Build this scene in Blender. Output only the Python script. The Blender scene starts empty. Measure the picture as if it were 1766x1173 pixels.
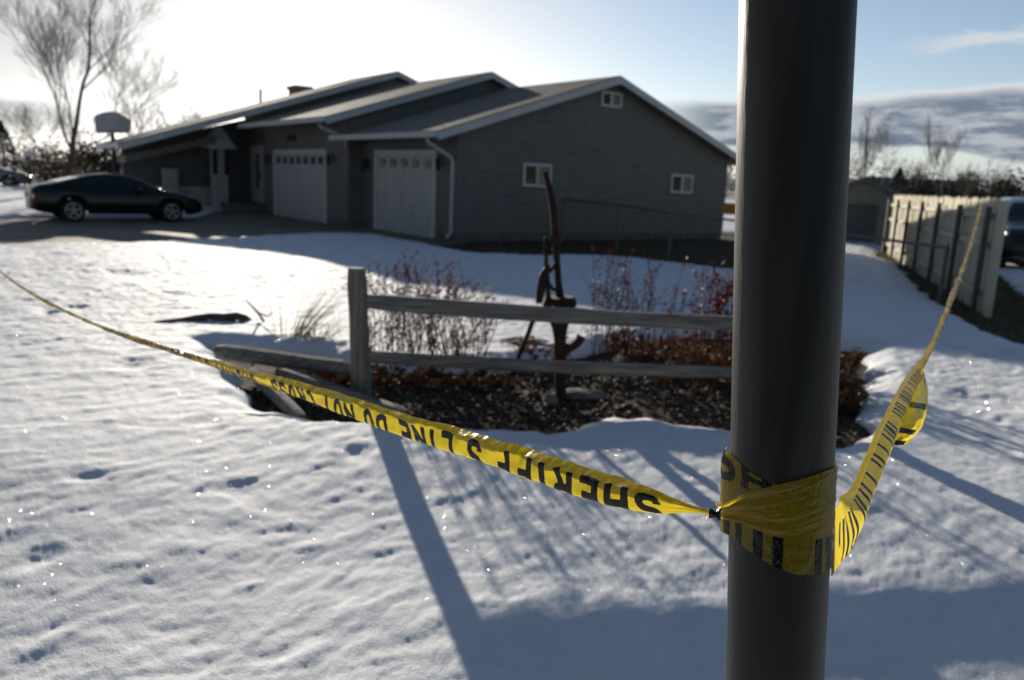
import bpy, math, random
import numpy as np
from mathutils import Vector, Matrix

random.seed(7)
RNG = np.random.default_rng(7)
SC = bpy.context.scene
COL = SC.collection

# ------------------------------------------------------------------ camera
F, CX, CY = 1374.0, 883.0, 586.5          # focal length and centre in photograph pixels (28 mm lens)
ROLL, PITCH, H = math.radians(2.5), math.atan(274 / 1374.0), 1.6
FW = np.array([0, math.cos(PITCH), -math.sin(PITCH)])
R0 = np.array([1.0, 0, 0]); U0 = np.array([0, math.sin(PITCH), math.cos(PITCH)])
RT = math.cos(ROLL) * R0 + math.sin(ROLL) * U0
UP = -math.sin(ROLL) * R0 + math.cos(ROLL) * U0
CAM = np.array([0, 0, H])
cam_d = bpy.data.cameras.new('camera'); cam = bpy.data.objects.new('camera', cam_d); COL.objects.link(cam)
cam_d.sensor_width = 36; cam_d.lens = 28; cam_d.clip_start = 0.05; cam_d.clip_end = 20000
M = Matrix(((RT[0], UP[0], -FW[0], 0), (RT[1], UP[1], -FW[1], 0), (RT[2], UP[2], -FW[2], H), (0, 0, 0, 1)))
cam.matrix_world = M
cam_d.dof.use_dof = True; cam_d.dof.focus_distance = 1.03; cam_d.dof.aperture_fstop = 5.6; cam_d.dof.aperture_blades = 0
SC.camera = cam
SC.view_settings.view_transform = 'Standard'; SC.view_settings.look = 'None'
SC.view_settings.exposure = 0.2; SC.view_settings.gamma = 1; SC.view_settings.use_curve_mapping = False
SC.cycles.use_denoising = True

def ray(px, py): return FW + RT * (px - CX) / F + UP * (CY - py) / F
def atz(px, py, z=0.0):
    d = ray(px, py); return CAM + d * (z - H) / d[2]
def atd(px, py, dep): return CAM + ray(px, py) * dep
def atp(px, py, p0, n):
    d = ray(px, py); return CAM + d * (np.dot(np.array(p0, float) - CAM, n) / np.dot(d, n))
def proj(p):
    q = np.asarray(p, float) - CAM; z = q @ FW
    return CX + F * (q @ RT) / z, CY - F * (q @ UP) / z

# ------------------------------------------------------------------ light
SUN = ray(418, -74); SUN /= np.linalg.norm(SUN)
SUN_EL = math.asin(SUN[2]); SUN_AZ = math.atan2(SUN[0], SUN[1])
sd = bpy.data.lights.new('sun', 'SUN'); sun = bpy.data.objects.new('sun', sd); COL.objects.link(sun)
sd.energy = 5.0; sd.angle = math.radians(0.5); sd.color = (1.0, 0.91, 0.77)
sun.rotation_euler = Vector(SUN).to_track_quat('Z', 'Y').to_euler()
W = bpy.data.worlds.new('World'); SC.world = W; W.use_nodes = True
nt = W.node_tree; N = nt.nodes; L = nt.links
bg = N['Background']; bg.inputs['Strength'].default_value = 0.062
sky = N.new('ShaderNodeTexSky'); sky.sky_type = 'NISHITA'; sky.sun_disc = False
sky.sun_elevation = SUN_EL; sky.sun_rotation = SUN_AZ; sky.altitude = 1200; sky.air_density = 1.0; sky.dust_density = 0.8; sky.ozone_density = 1.8
def vmath(op, a, b=None, lk=L, nd=N):
    n = nd.new('ShaderNodeMath'); n.operation = op
    for i, s in enumerate((a, b)):
        if s is None: continue
        if isinstance(s, (int, float)): n.inputs[i].default_value = s
        else: lk.new(s, n.inputs[i])
    return n.outputs[0]
tc = N.new('ShaderNodeTexCoord'); sep = N.new('ShaderNodeSeparateXYZ'); L.new(tc.outputs['Generated'], sep.inputs[0])
def mrange(v, a, b, c, d, lk=L, nd=N, smooth=True):
    n = nd.new('ShaderNodeMapRange'); n.interpolation_type = 'SMOOTHSTEP' if smooth else 'LINEAR'
    lk.new(v, n.inputs['Value'])
    for k, x in zip(('From Min', 'From Max', 'To Min', 'To Max'), (a, b, c, d)): n.inputs[k].default_value = x
    return n.outputs[0]
az = vmath('ARCTAN2', sep.outputs['X'], sep.outputs['Y'])            # azimuth, 0 = straight ahead, + = right
el = vmath('ARCSINE', sep.outputs['Z'])
comb = N.new('ShaderNodeCombineXYZ'); L.new(az, comb.inputs[0]); L.new(vmath('MULTIPLY', el, 4.2), comb.inputs[1])
def wnoise(scale, detail, rough=0.55, off=0.0):
    mp = N.new('ShaderNodeMapping'); L.new(comb.outputs[0], mp.inputs[0]); mp.inputs['Location'].default_value = (off, off * .7, off)
    n = N.new('ShaderNodeTexNoise'); L.new(mp.outputs[0], n.inputs['Vector'])
    n.inputs['Scale'].default_value = scale; n.inputs['Detail'].default_value = detail; n.inputs['Roughness'].default_value = rough
    return n.outputs['Fac']
# the long bank of stratocumulus low on the right, and a small streak above it
n1 = wnoise(7, 6, .55, 3.1); n2 = wnoise(17, 6, .62, 8.0); n3 = wnoise(3.0, 3, .5, 1.7)
top = vmath('ADD', mrange(az, 0.2, 0.6, 0.103, 0.122), vmath('MULTIPLY', vmath('SUBTRACT', n3, .5), 0.03))
elw = vmath('ADD', el, vmath('MULTIPLY', vmath('SUBTRACT', n1, .5), 0.022))
band_top = vmath('SUBTRACT', top, elw)
m_top = mrange(band_top, -0.002, 0.007, 0, 1)
elw2 = vmath('ADD', el, vmath('MULTIPLY', vmath('SUBTRACT', n1, .5), 0.085))
m_bot = mrange(elw2, 0.040, 0.054, 0, 1)
m_az = mrange(az, 0.12, 0.25, 0, 1)
m_az2 = mrange(az, 1.3, 1.0, 0, 1)
mask1 = vmath('MULTIPLY', vmath('MULTIPLY', m_top, m_bot), vmath('MULTIPLY', m_az, m_az2))
# small streak
elw3 = vmath('ADD', el, vmath('MULTIPLY', vmath('SUBTRACT', n2, .5), 0.035))
d3 = vmath('ABSOLUTE', vmath('SUBTRACT', elw3, vmath('ADD', 0.165, vmath('MULTIPLY', vmath('SUBTRACT', az, .5), 0.09))))
mask2 = vmath('MULTIPLY', mrange(d3, 0.011, 0.003, 0, .75), vmath('MULTIPLY', mrange(az, 0.40, 0.50, 0, 1), mrange(n1, .38, .55, .2, 1)))
# faint low streaks on the left horizon
elw4 = vmath('ADD', el, vmath('MULTIPLY', vmath('SUBTRACT', n1, .5), 0.03))
mask3 = vmath('MULTIPLY', vmath('MULTIPLY', mrange(elw4, .030, .042, 0, 1), mrange(elw4, .062, .052, 0, .5)), mrange(az, -.45, -.55, 0, 1))
# shading of the bank: bright rim on top, slate lumps below
rim = mrange(band_top, 0.018, 0.002, 0, 1)
lump = mrange(vmath('ADD', vmath('MULTIPLY', n2, .6), vmath('MULTIPLY', n1, .4)), .45, .57, 0, 1)
lightness = vmath('MAXIMUM', rim, vmath('MULTIPLY', lump, .5))
ccol = N.new('ShaderNodeMix'); ccol.data_type = 'RGBA'
L.new(lightness, ccol.inputs['Factor']); ccol.inputs['A'].default_value = (2.6, 3.2, 4.2, 1); ccol.inputs['B'].default_value = (10.5, 10.8, 11.2, 1)
hz = N.new('ShaderNodeMix'); hz.data_type = 'RGBA'
L.new(mask1, hz.inputs['Factor']); L.new(sky.outputs[0], hz.inputs['A']); L.new(ccol.outputs['Result'], hz.inputs['B'])
h2 = N.new('ShaderNodeMix'); h2.data_type = 'RGBA'
L.new(mask2, h2.inputs['Factor']); L.new(hz.outputs['Result'], h2.inputs['A']); h2.inputs['B'].default_value = (10, 10.2, 10.6, 1)
h3 = N.new('ShaderNodeMix'); h3.data_type = 'RGBA'
L.new(mask3, h3.inputs['Factor']); L.new(h2.outputs['Result'], h3.inputs['A']); h3.inputs['B'].default_value = (3.2, 3.6, 4.2, 1)
h4 = N.new('ShaderNodeMix'); h4.data_type = 'RGBA'
L.new(vmath('MULTIPLY', mrange(el, .10, .0, 0, .8), vmath('MULTIPLY', mrange(az, -.1, .35, 0, 1), mrange(az, 1.5, .85, 0, 1))), h4.inputs['Factor']); sb = N.new('ShaderNodeMix'); sb.data_type = 'RGBA'; sb.blend_type = 'MULTIPLY'; L.new(vmath('MULTIPLY', mrange(az, -.45, .1, 0, 1), mrange(az, 1.5, .85, 0, 1)), sb.inputs['Factor']); L.new(sky.outputs[0], sb.inputs['A']); sb.inputs['B'].default_value = (1.85, 1.72, 1.70, 1); sb.clamp_result = False
L.new(sb.outputs['Result'], h4.inputs['A']); h4.inputs['B'].default_value = (7.6, 8.8, 10.2, 1)
bw = N.new('ShaderNodeRGBToBW'); L.new(h4.outputs['Result'], bw.inputs[0])
cr = N.new('ShaderNodeMix'); cr.data_type = 'RGBA'; cr.blend_type = 'MULTIPLY'; cr.inputs['Factor'].default_value = 1
L.new(bw.outputs[0], cr.inputs['A']); cr.inputs['B'].default_value = (1.0, 1.0, 1.0, 1)
ds = N.new('ShaderNodeMix'); ds.data_type = 'RGBA'; L.new(vmath('MULTIPLY', mrange(el, .60, .05, .1, .85), mrange(az, .25, -.25, .12, 1)), ds.inputs['Factor'])
L.new(h4.outputs['Result'], ds.inputs['A']); L.new(cr.outputs['Result'], ds.inputs['B'])
L.new(ds.outputs['Result'], hz.inputs['A'])
L.new(h3.outputs['Result'], bg.inputs['Color'])

# ------------------------------------------------------------------ helpers
def nodes(m): return m.node_tree.nodes, m.node_tree.links
def mat(name, c1, c2=None, rough=.7, metal=0.0, scale=8.0, stretch=(1, 1, 1), detail=5, bump=0.0, bscale=None, spec=.5,
        coat=0.0, trans=0.0, contrast=(.35, .65), bdist=.01):
    m = bpy.data.materials.new(name); m.use_nodes = True
    nd, lk = nodes(m); b = nd['Principled BSDF']
    b.inputs['Roughness'].default_value = rough; b.inputs['Metallic'].default_value = metal
    b.inputs['Specular IOR Level'].default_value = spec; b.inputs['Coat Weight'].default_value = coat
    b.inputs['Base Color'].default_value = (*c1, 1)
    t = nd.new('ShaderNodeTexCoord'); mp = nd.new('ShaderNodeMapping'); lk.new(t.outputs['Object'], mp.inputs[0]); mp.inputs['Scale'].default_value = stretch
    if c2 is not None:
        n = nd.new('ShaderNodeTexNoise'); lk.new(mp.outputs[0], n.inputs['Vector']); n.inputs['Scale'].default_value = scale; n.inputs['Detail'].default_value = detail
        r = nd.new('ShaderNodeValToRGB'); lk.new(n.outputs['Fac'], r.inputs[0])
        r.color_ramp.elements[0].position = contrast[0]; r.color_ramp.elements[0].color = (*c1, 1)
        r.color_ramp.elements[1].position = contrast[1]; r.color_ramp.elements[1].color = (*c2, 1)
        lk.new(r.outputs[0], b.inputs['Base Color'])
    if bump:
        n = nd.new('ShaderNodeTexNoise'); lk.new(mp.outputs[0], n.inputs['Vector']); n.inputs['Scale'].default_value = bscale or scale * 3; n.inputs['Detail'].default_value = 4
        bp = nd.new('ShaderNodeBump'); bp.inputs['Strength'].default_value = bump; bp.inputs['Distance'].default_value = bdist
        lk.new(n.outputs['Fac'], bp.inputs['Height']); lk.new(bp.outputs[0], b.inputs['Normal'])
    if trans:
        tr = nd.new('ShaderNodeBsdfTranslucent'); tr.inputs[0].default_value = (*[min(1, x * 1.3) for x in c1], 1)
        mx = nd.new('ShaderNodeMixShader'); mx.inputs[0].default_value = trans
        lk.new(b.outputs[0], mx.inputs[1]); lk.new(tr.outputs[0], mx.inputs[2]); lk.new(mx.outputs[0], nd['Material Output'].inputs[0])
    return m

ORG = {}
class MB:
    def __init__(s): s.v = []; s.f = []; s.n = 0
    def add(s, v, f):
        v = np.asarray(v, float).reshape(-1, 3); o = s.n
        s.v.append(v); s.f += [tuple(i + o for i in q) for q in f]; s.n += len(v); return s
    def hexa(s, p):                                    # 8 points: bottom ring 0-3, top ring 4-7
        return s.add(p, [(3, 2, 1, 0), (4, 5, 6, 7), (0, 1, 5, 4), (1, 2, 6, 5), (2, 3, 7, 6), (3, 0, 4, 7)])
    def box(s, lo, hi, fr=lambda x, y, z: (x, y, z)):
        x0, y0, z0 = lo; x1, y1, z1 = hi
        return s.hexa([fr(*q) for q in ((x0, y0, z0), (x1, y0, z0), (x1, y1, z0), (x0, y1, z0), (x0, y0, z1), (x1, y0, z1), (x1, y1, z1), (x0, y1, z1))])
    def tube(s, pts, rad, n=8, cap=True):
        pts = np.asarray(pts, float); k = len(pts)
        rad = np.broadcast_to(np.asarray(rad, float), (k,))
        t = np.gradient(pts, axis=0); t /= np.linalg.norm(t, axis=1)[:, None] + 1e-12
        a = np.array([0, 0, 1.0]) if abs(t[0][2]) < .9 else np.array([1.0, 0, 0])
        rings = []
        for i in range(k):
            u = a - t[i] * (a @ t[i]); u /= np.linalg.norm(u) + 1e-12; a = u
            w = np.cross(t[i], u)
            ang = np.linspace(0, 2 * math.pi, n, endpoint=False)
            rings.append(pts[i] + rad[i] * (np.cos(ang)[:, None] * u + np.sin(ang)[:, None] * w))
        f = [(i * n + j, i * n + (j + 1) % n, (i + 1) * n + (j + 1) % n, (i + 1) * n + j) for i in range(k - 1) for j in range(n)]
        if cap: f += [tuple(range(n - 1, -1, -1)), tuple((k - 1) * n + j for j in range(n))]
        return s.add(np.concatenate(rings), f)
    def bar(s, pts, w, d, nrm):                        # rectangular bar along pts; nrm = depth direction
        pts = np.asarray(pts, float); k = len(pts); w = np.broadcast_to(w, (k,)); d = np.broadcast_to(d, (k,))
        t = np.gradient(pts, axis=0); t /= np.linalg.norm(t, axis=1)[:, None]; nrm = np.asarray(nrm, float); out = []
        for i in range(k):
            dn = nrm - t[i] * (nrm @ t[i]); dn /= np.linalg.norm(dn); sd_ = np.cross(t[i], dn)
            out += [pts[i] + sd_ * w[i] / 2 * a + dn * d[i] / 2 * b for a, b in ((-1, -1), (1, -1), (1, 1), (-1, 1))]
        f = [(i * 4 + j, i * 4 + (j + 1) % 4, (i + 1) * 4 + (j + 1) % 4, (i + 1) * 4 + j) for i in range(k - 1) for j in range(4)]
        return s.add(out, f + [(3, 2, 1, 0), tuple((k - 1) * 4 + j for j in range(4))])
    def prism(s, poly, ext):                           # planar polygon extruded by vector
        poly = np.asarray(poly, float); n = len(poly); ext = np.asarray(ext, float)
        return s.add(np.concatenate([poly, poly + ext]), [tuple(range(n - 1, -1, -1)), tuple(range(n, 2 * n))] + [(i, (i + 1) % n, n + (i + 1) % n, n + i) for i in range(n)])
    def build(s, name, m, parent=None, smooth=False, bevel=0.0, weld=False):
        v = np.concatenate(s.v) if s.v else np.zeros((0, 3))
        org = ORG.get(parent.name, np.zeros(3)) if parent else np.zeros(3)
        me = bpy.data.meshes.new(name); me.from_pydata((v - org).tolist(), [], s.f); me.update()
        for x in (m if isinstance(m, (list, tuple)) else [m]): me.materials.append(x)
        if smooth: me.polygons.foreach_set('use_smooth', [True] * len(me.polygons))
        o = bpy.data.objects.new(name, me); COL.objects.link(o)
        if parent: o.parent = parent; ORG[o.name] = org
        if bevel:
            b = o.modifiers.new('bevel', 'BEVEL'); b.width = bevel; b.segments = 2; b.limit_method = 'ANGLE'
        return o
def tag(o, label=None, cat=None, group=None, kind=None):
    for k, v in (('label', label), ('category', cat), ('group', group), ('kind', kind)):
        if v: o[k] = v
    return o
def thing(name, loc, label, cat, group=None):
    o = bpy.data.objects.new(name, None); COL.objects.link(o); o.location = tuple(loc); o.empty_display_size = .2
    ORG[o.name] = np.array(loc, float); return tag(o, label, cat, group)
def grid_mesh(P, name, m, parent=None, closed_u=False, smooth=True, attrs=None):
    nu, nv = P.shape[:2]; idx = np.arange(nu * nv).reshape(nu, nv)
    if closed_u: idx = np.concatenate([idx, idx[:1]])
    q = np.stack([idx[:-1, :-1], idx[1:, :-1], idx[1:, 1:], idx[:-1, 1:]], -1).reshape(-1, 4)
    me = bpy.data.meshes.new(name)
    org = ORG.get(parent.name, np.zeros(3)) if parent else np.zeros(3)
    me.vertices.add(nu * nv); me.vertices.foreach_set('co', (P.reshape(-1, 3) - org).astype(np.float32).ravel())
    me.loops.add(q.size); me.loops.foreach_set('vertex_index', q.ravel().astype(np.int32))
    me.polygons.add(len(q)); me.polygons.foreach_set('loop_start', np.arange(0, q.size, 4, dtype=np.int32))
    me.update(calc_edges=True); me.validate()
    if smooth: me.polygons.foreach_set('use_smooth', np.ones(len(me.polygons), bool))
    me.materials.append(m)
    for k, a in (attrs or {}).items():
        at = me.attributes.new(k, 'FLOAT', 'POINT'); at.data.foreach_set('value', np.asarray(a, np.float32).ravel())
    o = bpy.data.objects.new(name, me); COL.objects.link(o)
    if parent: o.parent = parent; ORG[o.name] = org
    return o
_perm = np.random.default_rng(3).permutation(256); _perm = np.concatenate([_perm, _perm])
_ga = np.linspace(0, 2 * math.pi, 256, endpoint=False)
def perlin(x, y):
    xi = np.floor(x).astype(int); yi = np.floor(y).astype(int); xf = x - xi; yf = y - yi
    u = xf ** 3 * (xf * (xf * 6 - 15) + 10); v = yf ** 3 * (yf * (yf * 6 - 15) + 10)
    def g(a, b, fx, fy):
        h = _ga[_perm[(_perm[a & 255] + b) & 255]]; return np.cos(h) * fx + np.sin(h) * fy
    n00 = g(xi, yi, xf, yf); n10 = g(xi + 1, yi, xf - 1, yf); n01 = g(xi, yi + 1, xf, yf - 1); n11 = g(xi + 1, yi + 1, xf - 1, yf - 1)
    return (n00 * (1 - u) + n10 * u) * (1 - v) + (n01 * (1 - u) + n11 * u) * v
def sdpoly(X, Y, poly):                               # signed distance, negative inside
    d = np.full(X.shape, 1e18); sgn = np.ones(X.shape); n = len(poly)
    for i in range(n):
        a = poly[i]; b = poly[i - 1]; ex, ey = b[0] - a[0], b[1] - a[1]; wx, wy = X - a[0], Y - a[1]
        t = np.clip((wx * ex + wy * ey) / (ex * ex + ey * ey + 1e-12), 0, 1)
        d = np.minimum(d, (wx - ex * t) ** 2 + (wy - ey * t) ** 2)
        c1 = Y >= a[1]; c2 = Y < b[1]; c3 = ex * wy > ey * wx
        sgn = np.where((c1 & c2 & c3) | (~c1 & ~c2 & ~c3), -sgn, sgn)
    return np.sqrt(d) * sgn
def px_poly(pts, z=0.05): return [tuple(atz(x, y, z)[:2]) for x, y in pts]
def sstep(a, b, x):
    t = np.clip((x - a) / (b - a), 0, 1); return t * t * (3 - 2 * t)

# ------------------------------------------------------------------ the ground, snow, driveway, garden bed
BED = px_poly([(362, 596), (392, 628), (428, 664), (434, 700), (470, 716), (520, 722), (620, 724), (700, 734), (790, 736), (850, 738), (930, 742), (1000, 735), (1060, 722), (1075, 727), (1110, 722), (1190, 735), (1260, 750),
               (1380, 775), (1462, 770), (1492, 742), (1478, 700), (1494, 650), (1492, 602), (1400, 590), (1290, 578), (1180, 578), (1080, 592), (1010, 612), (900, 634), (760, 642), (640, 646), (600, 628), (500, 606), (420, 604)])
DRIVE = px_poly([(-500, 434), (0, 424), (200, 420), (330, 415), (440, 410), (520, 404), (600, 404), (660, 408), (735, 420), (790, 412), (800, 396), (600, 372), (455, 350), (410, 352), (400, 360), (372, 364), (345, 372),
                 (250, 374), (48, 374), (-600, 378)])
HSIDE = px_poly([(728, 414), (760, 427), (830, 439), (900, 441), (1000, 440), (1100, 446), (1150, 452), (1260, 466), (1330, 470), (1420, 440), (1400, 404), (1248, 402), (980, 404), (780, 404)])
FSTRIP = px_poly([(1510, 440), (1548, 456), (1590, 500), (1640, 534), (1680, 562), (1766, 592), (2000, 660), (2000, 540), (1766, 506), (1735, 480), (1690, 452), (1640, 425), (1534, 418)])
FBACK = px_poly([(1715, 425), (1766, 428), (2100, 440), (2100, 396), (1700, 396)])
DENTS = [(*atz(x, y, .13)[:2], r, d) for x, y, r, d in ((60, 922, .085, .026), (128, 526, .13, .07), (305, 504, .16, .08), (228, 628, .16, .06), (85, 536, .10, .06), (445, 492, .14, .05), (570, 690, .10, .03),
         (350, 722, .09, .02), (150, 806, .10, .025), (420, 820, .10, .02), (600, 962, .09, .02), (395, 700, .10, .02), (615, 770, .10, .03), (1700, 690, .3, .06), (1740, 605, .25, .08), (1660, 600, .2, .05), (1560, 560, .2, .05), (1590, 640, .15, .04), (200, 470, .3, .06), (80, 440, .4, .06))]
def snow_z(X, Y):
    r = np.sqrt(X * X + Y * Y)
    wob = perlin(X * 2.3, Y * 2.3) * .09 + perlin(X * 7, Y * 7) * .025
    far = np.clip(r / 12, 1, 4)
    thick = None
    def cover(poly, lip, w, t0):
        d = sdpoly(X, Y, poly) + w
        return np.where(d > 0, np.sqrt(np.clip(d / lip, 0, 1)) , -1.0), d
    base = .125 - .135 * sstep(5.4, 2.5, r) + .03 * perlin(X * .35 + 5, Y * .35) + .02 * perlin(X * .9, Y * .9 + 3)
    a, dbed = cover(BED, .26, wob * 1.4, base)
    t = np.minimum(a, 1)
    for poly, lip, k in ((DRIVE, .5, 1.6), (HSIDE, .6, 1.6), (FSTRIP, .5, 2.2), (FBACK, .6, 2.5)):
        b, _ = cover(poly, lip, wob * k, base); t = np.minimum(t, b)
    kerb = -1.3 - Y + wob; t = np.minimum(t, np.where(kerb < 0, np.minimum(1, np.sqrt(np.clip(-kerb / .3, 0, 1))), -1.0))  # snow cut away behind the camera for the added dark street
    # sun-cupped, wind-rippled surface
    c, s_ = math.cos(.72), math.sin(.72); u = X * c + Y * s_; v = -X * s_ + Y * c
    u = u + .13 * perlin(X * 1.3, Y * 1.3 + 9); v = v + .13 * perlin(X * 1.3 + 4, Y * 1.3)
    n2a = perlin(u * 3.9 + 1, v * 6.6 + 8); n1 = perlin(u * 2.6, v * 4.6) * .7 + n2a * .6; n2 = perlin(u * 5.2 + 3, v * 9.5); n3 = perlin(u * 17, v * 25 + 7); n4 = perlin(u * 36, v * 44 + 3)
    near = sstep(45, 15, r)
    n5 = np.sqrt(perlin(u * 5.6 + 7, v * 8.2) ** 2 + .02) - .24; n6 = np.sqrt(perlin(u * 11 + 2, v * 15 + 5) ** 2 + .02) - .24
    rip = .0105 * n1 + .0050 * n2 + .0165 * n5 + .0050 * n6 + .0030 * n3 * near + .0028 * n4 * near + .0018 * perlin(X * 80, Y * 80) * near
    h = base + rip * (.9 + 1.1 * sstep(4, 11, r))
    # heaped rim round the bed
    h = h + .015 * np.exp(-(np.clip(dbed, 0, 9) / .5) ** 2) * (dbed > 0)
    for x, y, rr, dd in DENTS:
        q = ((X - x) ** 2 + (Y - y) ** 2) / rr ** 2; dd = dd * .5; q = q * (1 + .35 * perlin(X * 9 + x, Y * 9)) ** 2
        h = h - dd * np.exp(-q * 1.3) + dd * .25 * np.exp(-((np.sqrt(q) - 1.4) / .5) ** 2)
    h = np.where(t > 0, np.where(r < 5, h * t - .3 * (1 - t), np.maximum(h, .03) * t), -.45)
    return h
m_snow = mat('snow', (.86, .875, .90), (.80, .82, .86), rough=.7, scale=3.0, bump=.9, bscale=130, bdist=.006, spec=.2)
_b = m_snow.node_tree.nodes['Principled BSDF']; _b.inputs['Subsurface Weight'].default_value = .55; _b.inputs['Subsurface Radius'].default_value = (1, .96, 1.0); _b.inputs['Subsurface Scale'].default_value = .024
fa = np.radians(np.linspace(-52, 52, 760)); ra = np.radians(np.concatenate([np.linspace(55, 302, 90)]))
TH = np.concatenate([fa, ra]); RR = np.concatenate([[.05, .3], .6 * (140 / .6) ** np.linspace(0, 1, 920)])
TT, RM = np.meshgrid(TH, RR, indexing='ij'); SX = np.sin(TT) * RM; SY = np.cos(TT) * RM
snow = grid_mesh(np.stack([SX, SY, snow_z(SX, SY)], -1)[:, ::-1], 'snow', m_snow, closed_u=True); tag(snow, kind='structure')
def snow_at(x, y): return max(0.0, float(snow_z(np.array([[x]]), np.array([[y]]))[0, 0]))

# dead lawn under the snow, to the horizon (snow patches far away)
m_lawn = mat('dead lawn', (.012, .010, .006), (.045, .036, .016), rough=.95, scale=2.2, bump=.6, bscale=60, bdist=.03)
nd, lk = nodes(m_lawn)
tcn = nd.new('ShaderNodeTexCoord'); ln = nd.new('ShaderNodeVectorMath'); ln.operation = 'LENGTH'; lk.new(tcn.outputs['Object'], ln.inputs[0])
fz = mrange(ln.outputs['Value'], 120, 150, 0, 1, lk, nd); nz = nd.new('ShaderNodeTexNoise'); nz.inputs['Scale'].default_value = .02; lk.new(tcn.outputs['Object'], nz.inputs['Vector'])
fz = vmath('MULTIPLY', fz, mrange(nz.outputs['Fac'], .45, .5, 0, 1, lk, nd), lk, nd)
mx = nd.new('ShaderNodeMix'); mx.data_type = 'RGBA'; lk.new(fz, mx.inputs['Factor'])
old = nd['Principled BSDF'].inputs['Base Color'].links[0].from_socket; lk.new(old, mx.inputs['A']); mx.inputs['B'].default_value = (.8, .82, .85, 1); lk.new(mx.outputs['Result'], nd['Principled BSDF'].inputs['Base Color'])
k = 64; ang = np.linspace(0, 2 * math.pi, k, endpoint=False); g = MB()
rings = [r for r in (8, 40, 200, 1000, 6000)]
V = [(0, 0, -.55)] + [(r * math.sin(a), r * math.cos(a), 0) for r in rings for a in ang]
Fc = [(0, 1 + (i + 1) % k, 1 + i) for i in range(k)] + [(1 + j * k + i, 1 + j * k + (i + 1) % k, 1 + (j + 1) * k + (i + 1) % k, 1 + (j + 1) * k + i) for j in range(len(rings) - 1) for i in range(k)]
tag(g.add(V, Fc).build('ground', m_lawn), kind='structure')

def sheet(name, poly, z, m):
    g = MB(); g.add([(x, y, z) for x, y in poly], [tuple(range(len(poly)))]); o = g.build(name, m); tag(o, kind='structure')
    if o.data.polygons[0].normal.z < 0: o.data.flip_normals()
    return o
m_conc = mat('worn concrete', (.16, .135, .10), (.26, .22, .165), rough=.8, scale=.9, bump=.3, bscale=30, detail=8)
cx_, cy_ = np.mean(DRIVE, axis=0)
sheet('driveway', [(x + (x - cx_) * .05, y + (y - cy_) * .05) for x, y in DRIVE], .004, m_conc)

sheet('unseen_street', [(-150, -1.2), (150, -1.2), (150, -14), (-150, -14)], .006, mat('dark asphalt', (.035, .035, .036), (.06, .06, .06), rough=.85, scale=3, bump=.3, bscale=120))  # unseen asphalt added behind the camera to reduce fill bounced off the snow

# garden bed: a soil surface with its own small relief
m_soil = mat('bark soil', (.010, .008, .006), (.045, .032, .022), rough=.95, scale=22, bump=.8, bscale=90, bdist=.02)
bx = np.linspace(-2.6, 2.9, 200); by = np.linspace(4.4, 8.4, 150); BX, BY = np.meshgrid(bx, by, indexing='ij')
edge = np.minimum(np.minimum(BX + 2.6, 2.9 - BX), np.minimum(BY - 4.4, 8.4 - BY))
def bed_z(X, Y): return .012 + .02 * perlin(X * 3, Y * 3) + .012 * perlin(X * 9, Y * 9) + .006 * perlin(X * 24, Y * 24)
tag(grid_mesh(np.stack([BX, BY, np.where(edge > .03, np.maximum(bed_z(BX, BY), .005), -.02)], -1), 'garden_bed', m_soil), kind='structure')
inside = lambda x, y, p=BED: sdpoly(np.array([x]), np.array([y]), p)[0] < 0
m_peb = mat('litter', (.028, .017, .010), (.15, .095, .055), rough=.85, scale=26)
g = MB(); cnt = 0
tet = np.array([(1, 1, 1), (-1, -1, 1), (-1, 1, -1), (1, -1, -1), (.2, .1, 1.3), (-.3, 1.2, .1), (1.2, -.2, .2), (0, -1.25, 0)])
hull = [(0, 5, 4), (4, 5, 1), (0, 4, 6), (4, 3, 6), (4, 1, 7), (4, 7, 3), (0, 6, 2), (0, 2, 5), (6, 3, 2), (5, 2, 1), (1, 2, 7), (2, 3, 7)]
while cnt < 5200:
    x, y = random.uniform(-1.9, 2.4), random.uniform(5.0, 7.2)
    if not inside(x, y): continue
    cnt += 1; z = float(bed_z(np.array([x]), np.array([y]))[0])
    if random.random() < .62:
        s = random.uniform(.006, .02) * (1.6 if random.random() < .08 else 1)
        q = np.array(Matrix.Rotation(random.uniform(0, 6.28), 3, 'Z')); g.add((tet * s * np.array([1, random.uniform(.6, 1), random.uniform(.4, .8)])) @ q.T + (x, y, z + s * .3), hull)
    else:
        s = random.uniform(.014, .032); q = np.array((Matrix.Rotation(random.uniform(0, 6.28), 3, 'Z') @ Matrix.Rotation(random.uniform(-.7, .7), 3, 'X') @ Matrix.Rotation(random.uniform(-.7, .7), 3, 'Y')))
        lf = np.array([(-1, 0, 0), (-.3, .45, .15), (.5, .4, .1), (1, 0, .25), (.5, -.4, .1), (-.3, -.45, .2), (0, 0, -.1)]) * s
        g.add(lf @ q.T + (x, y, z + .012), [(0, 6, 1), (1, 6, 2), (2, 6, 3), (3, 6, 4), (4, 6, 5), (5, 6, 0)])
tag(g.build('gravel_and_leaf_litter', m_peb), 'dark gravel and dry curled leaves covering the bare garden bed', 'gravel', kind='stuff')

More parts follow.
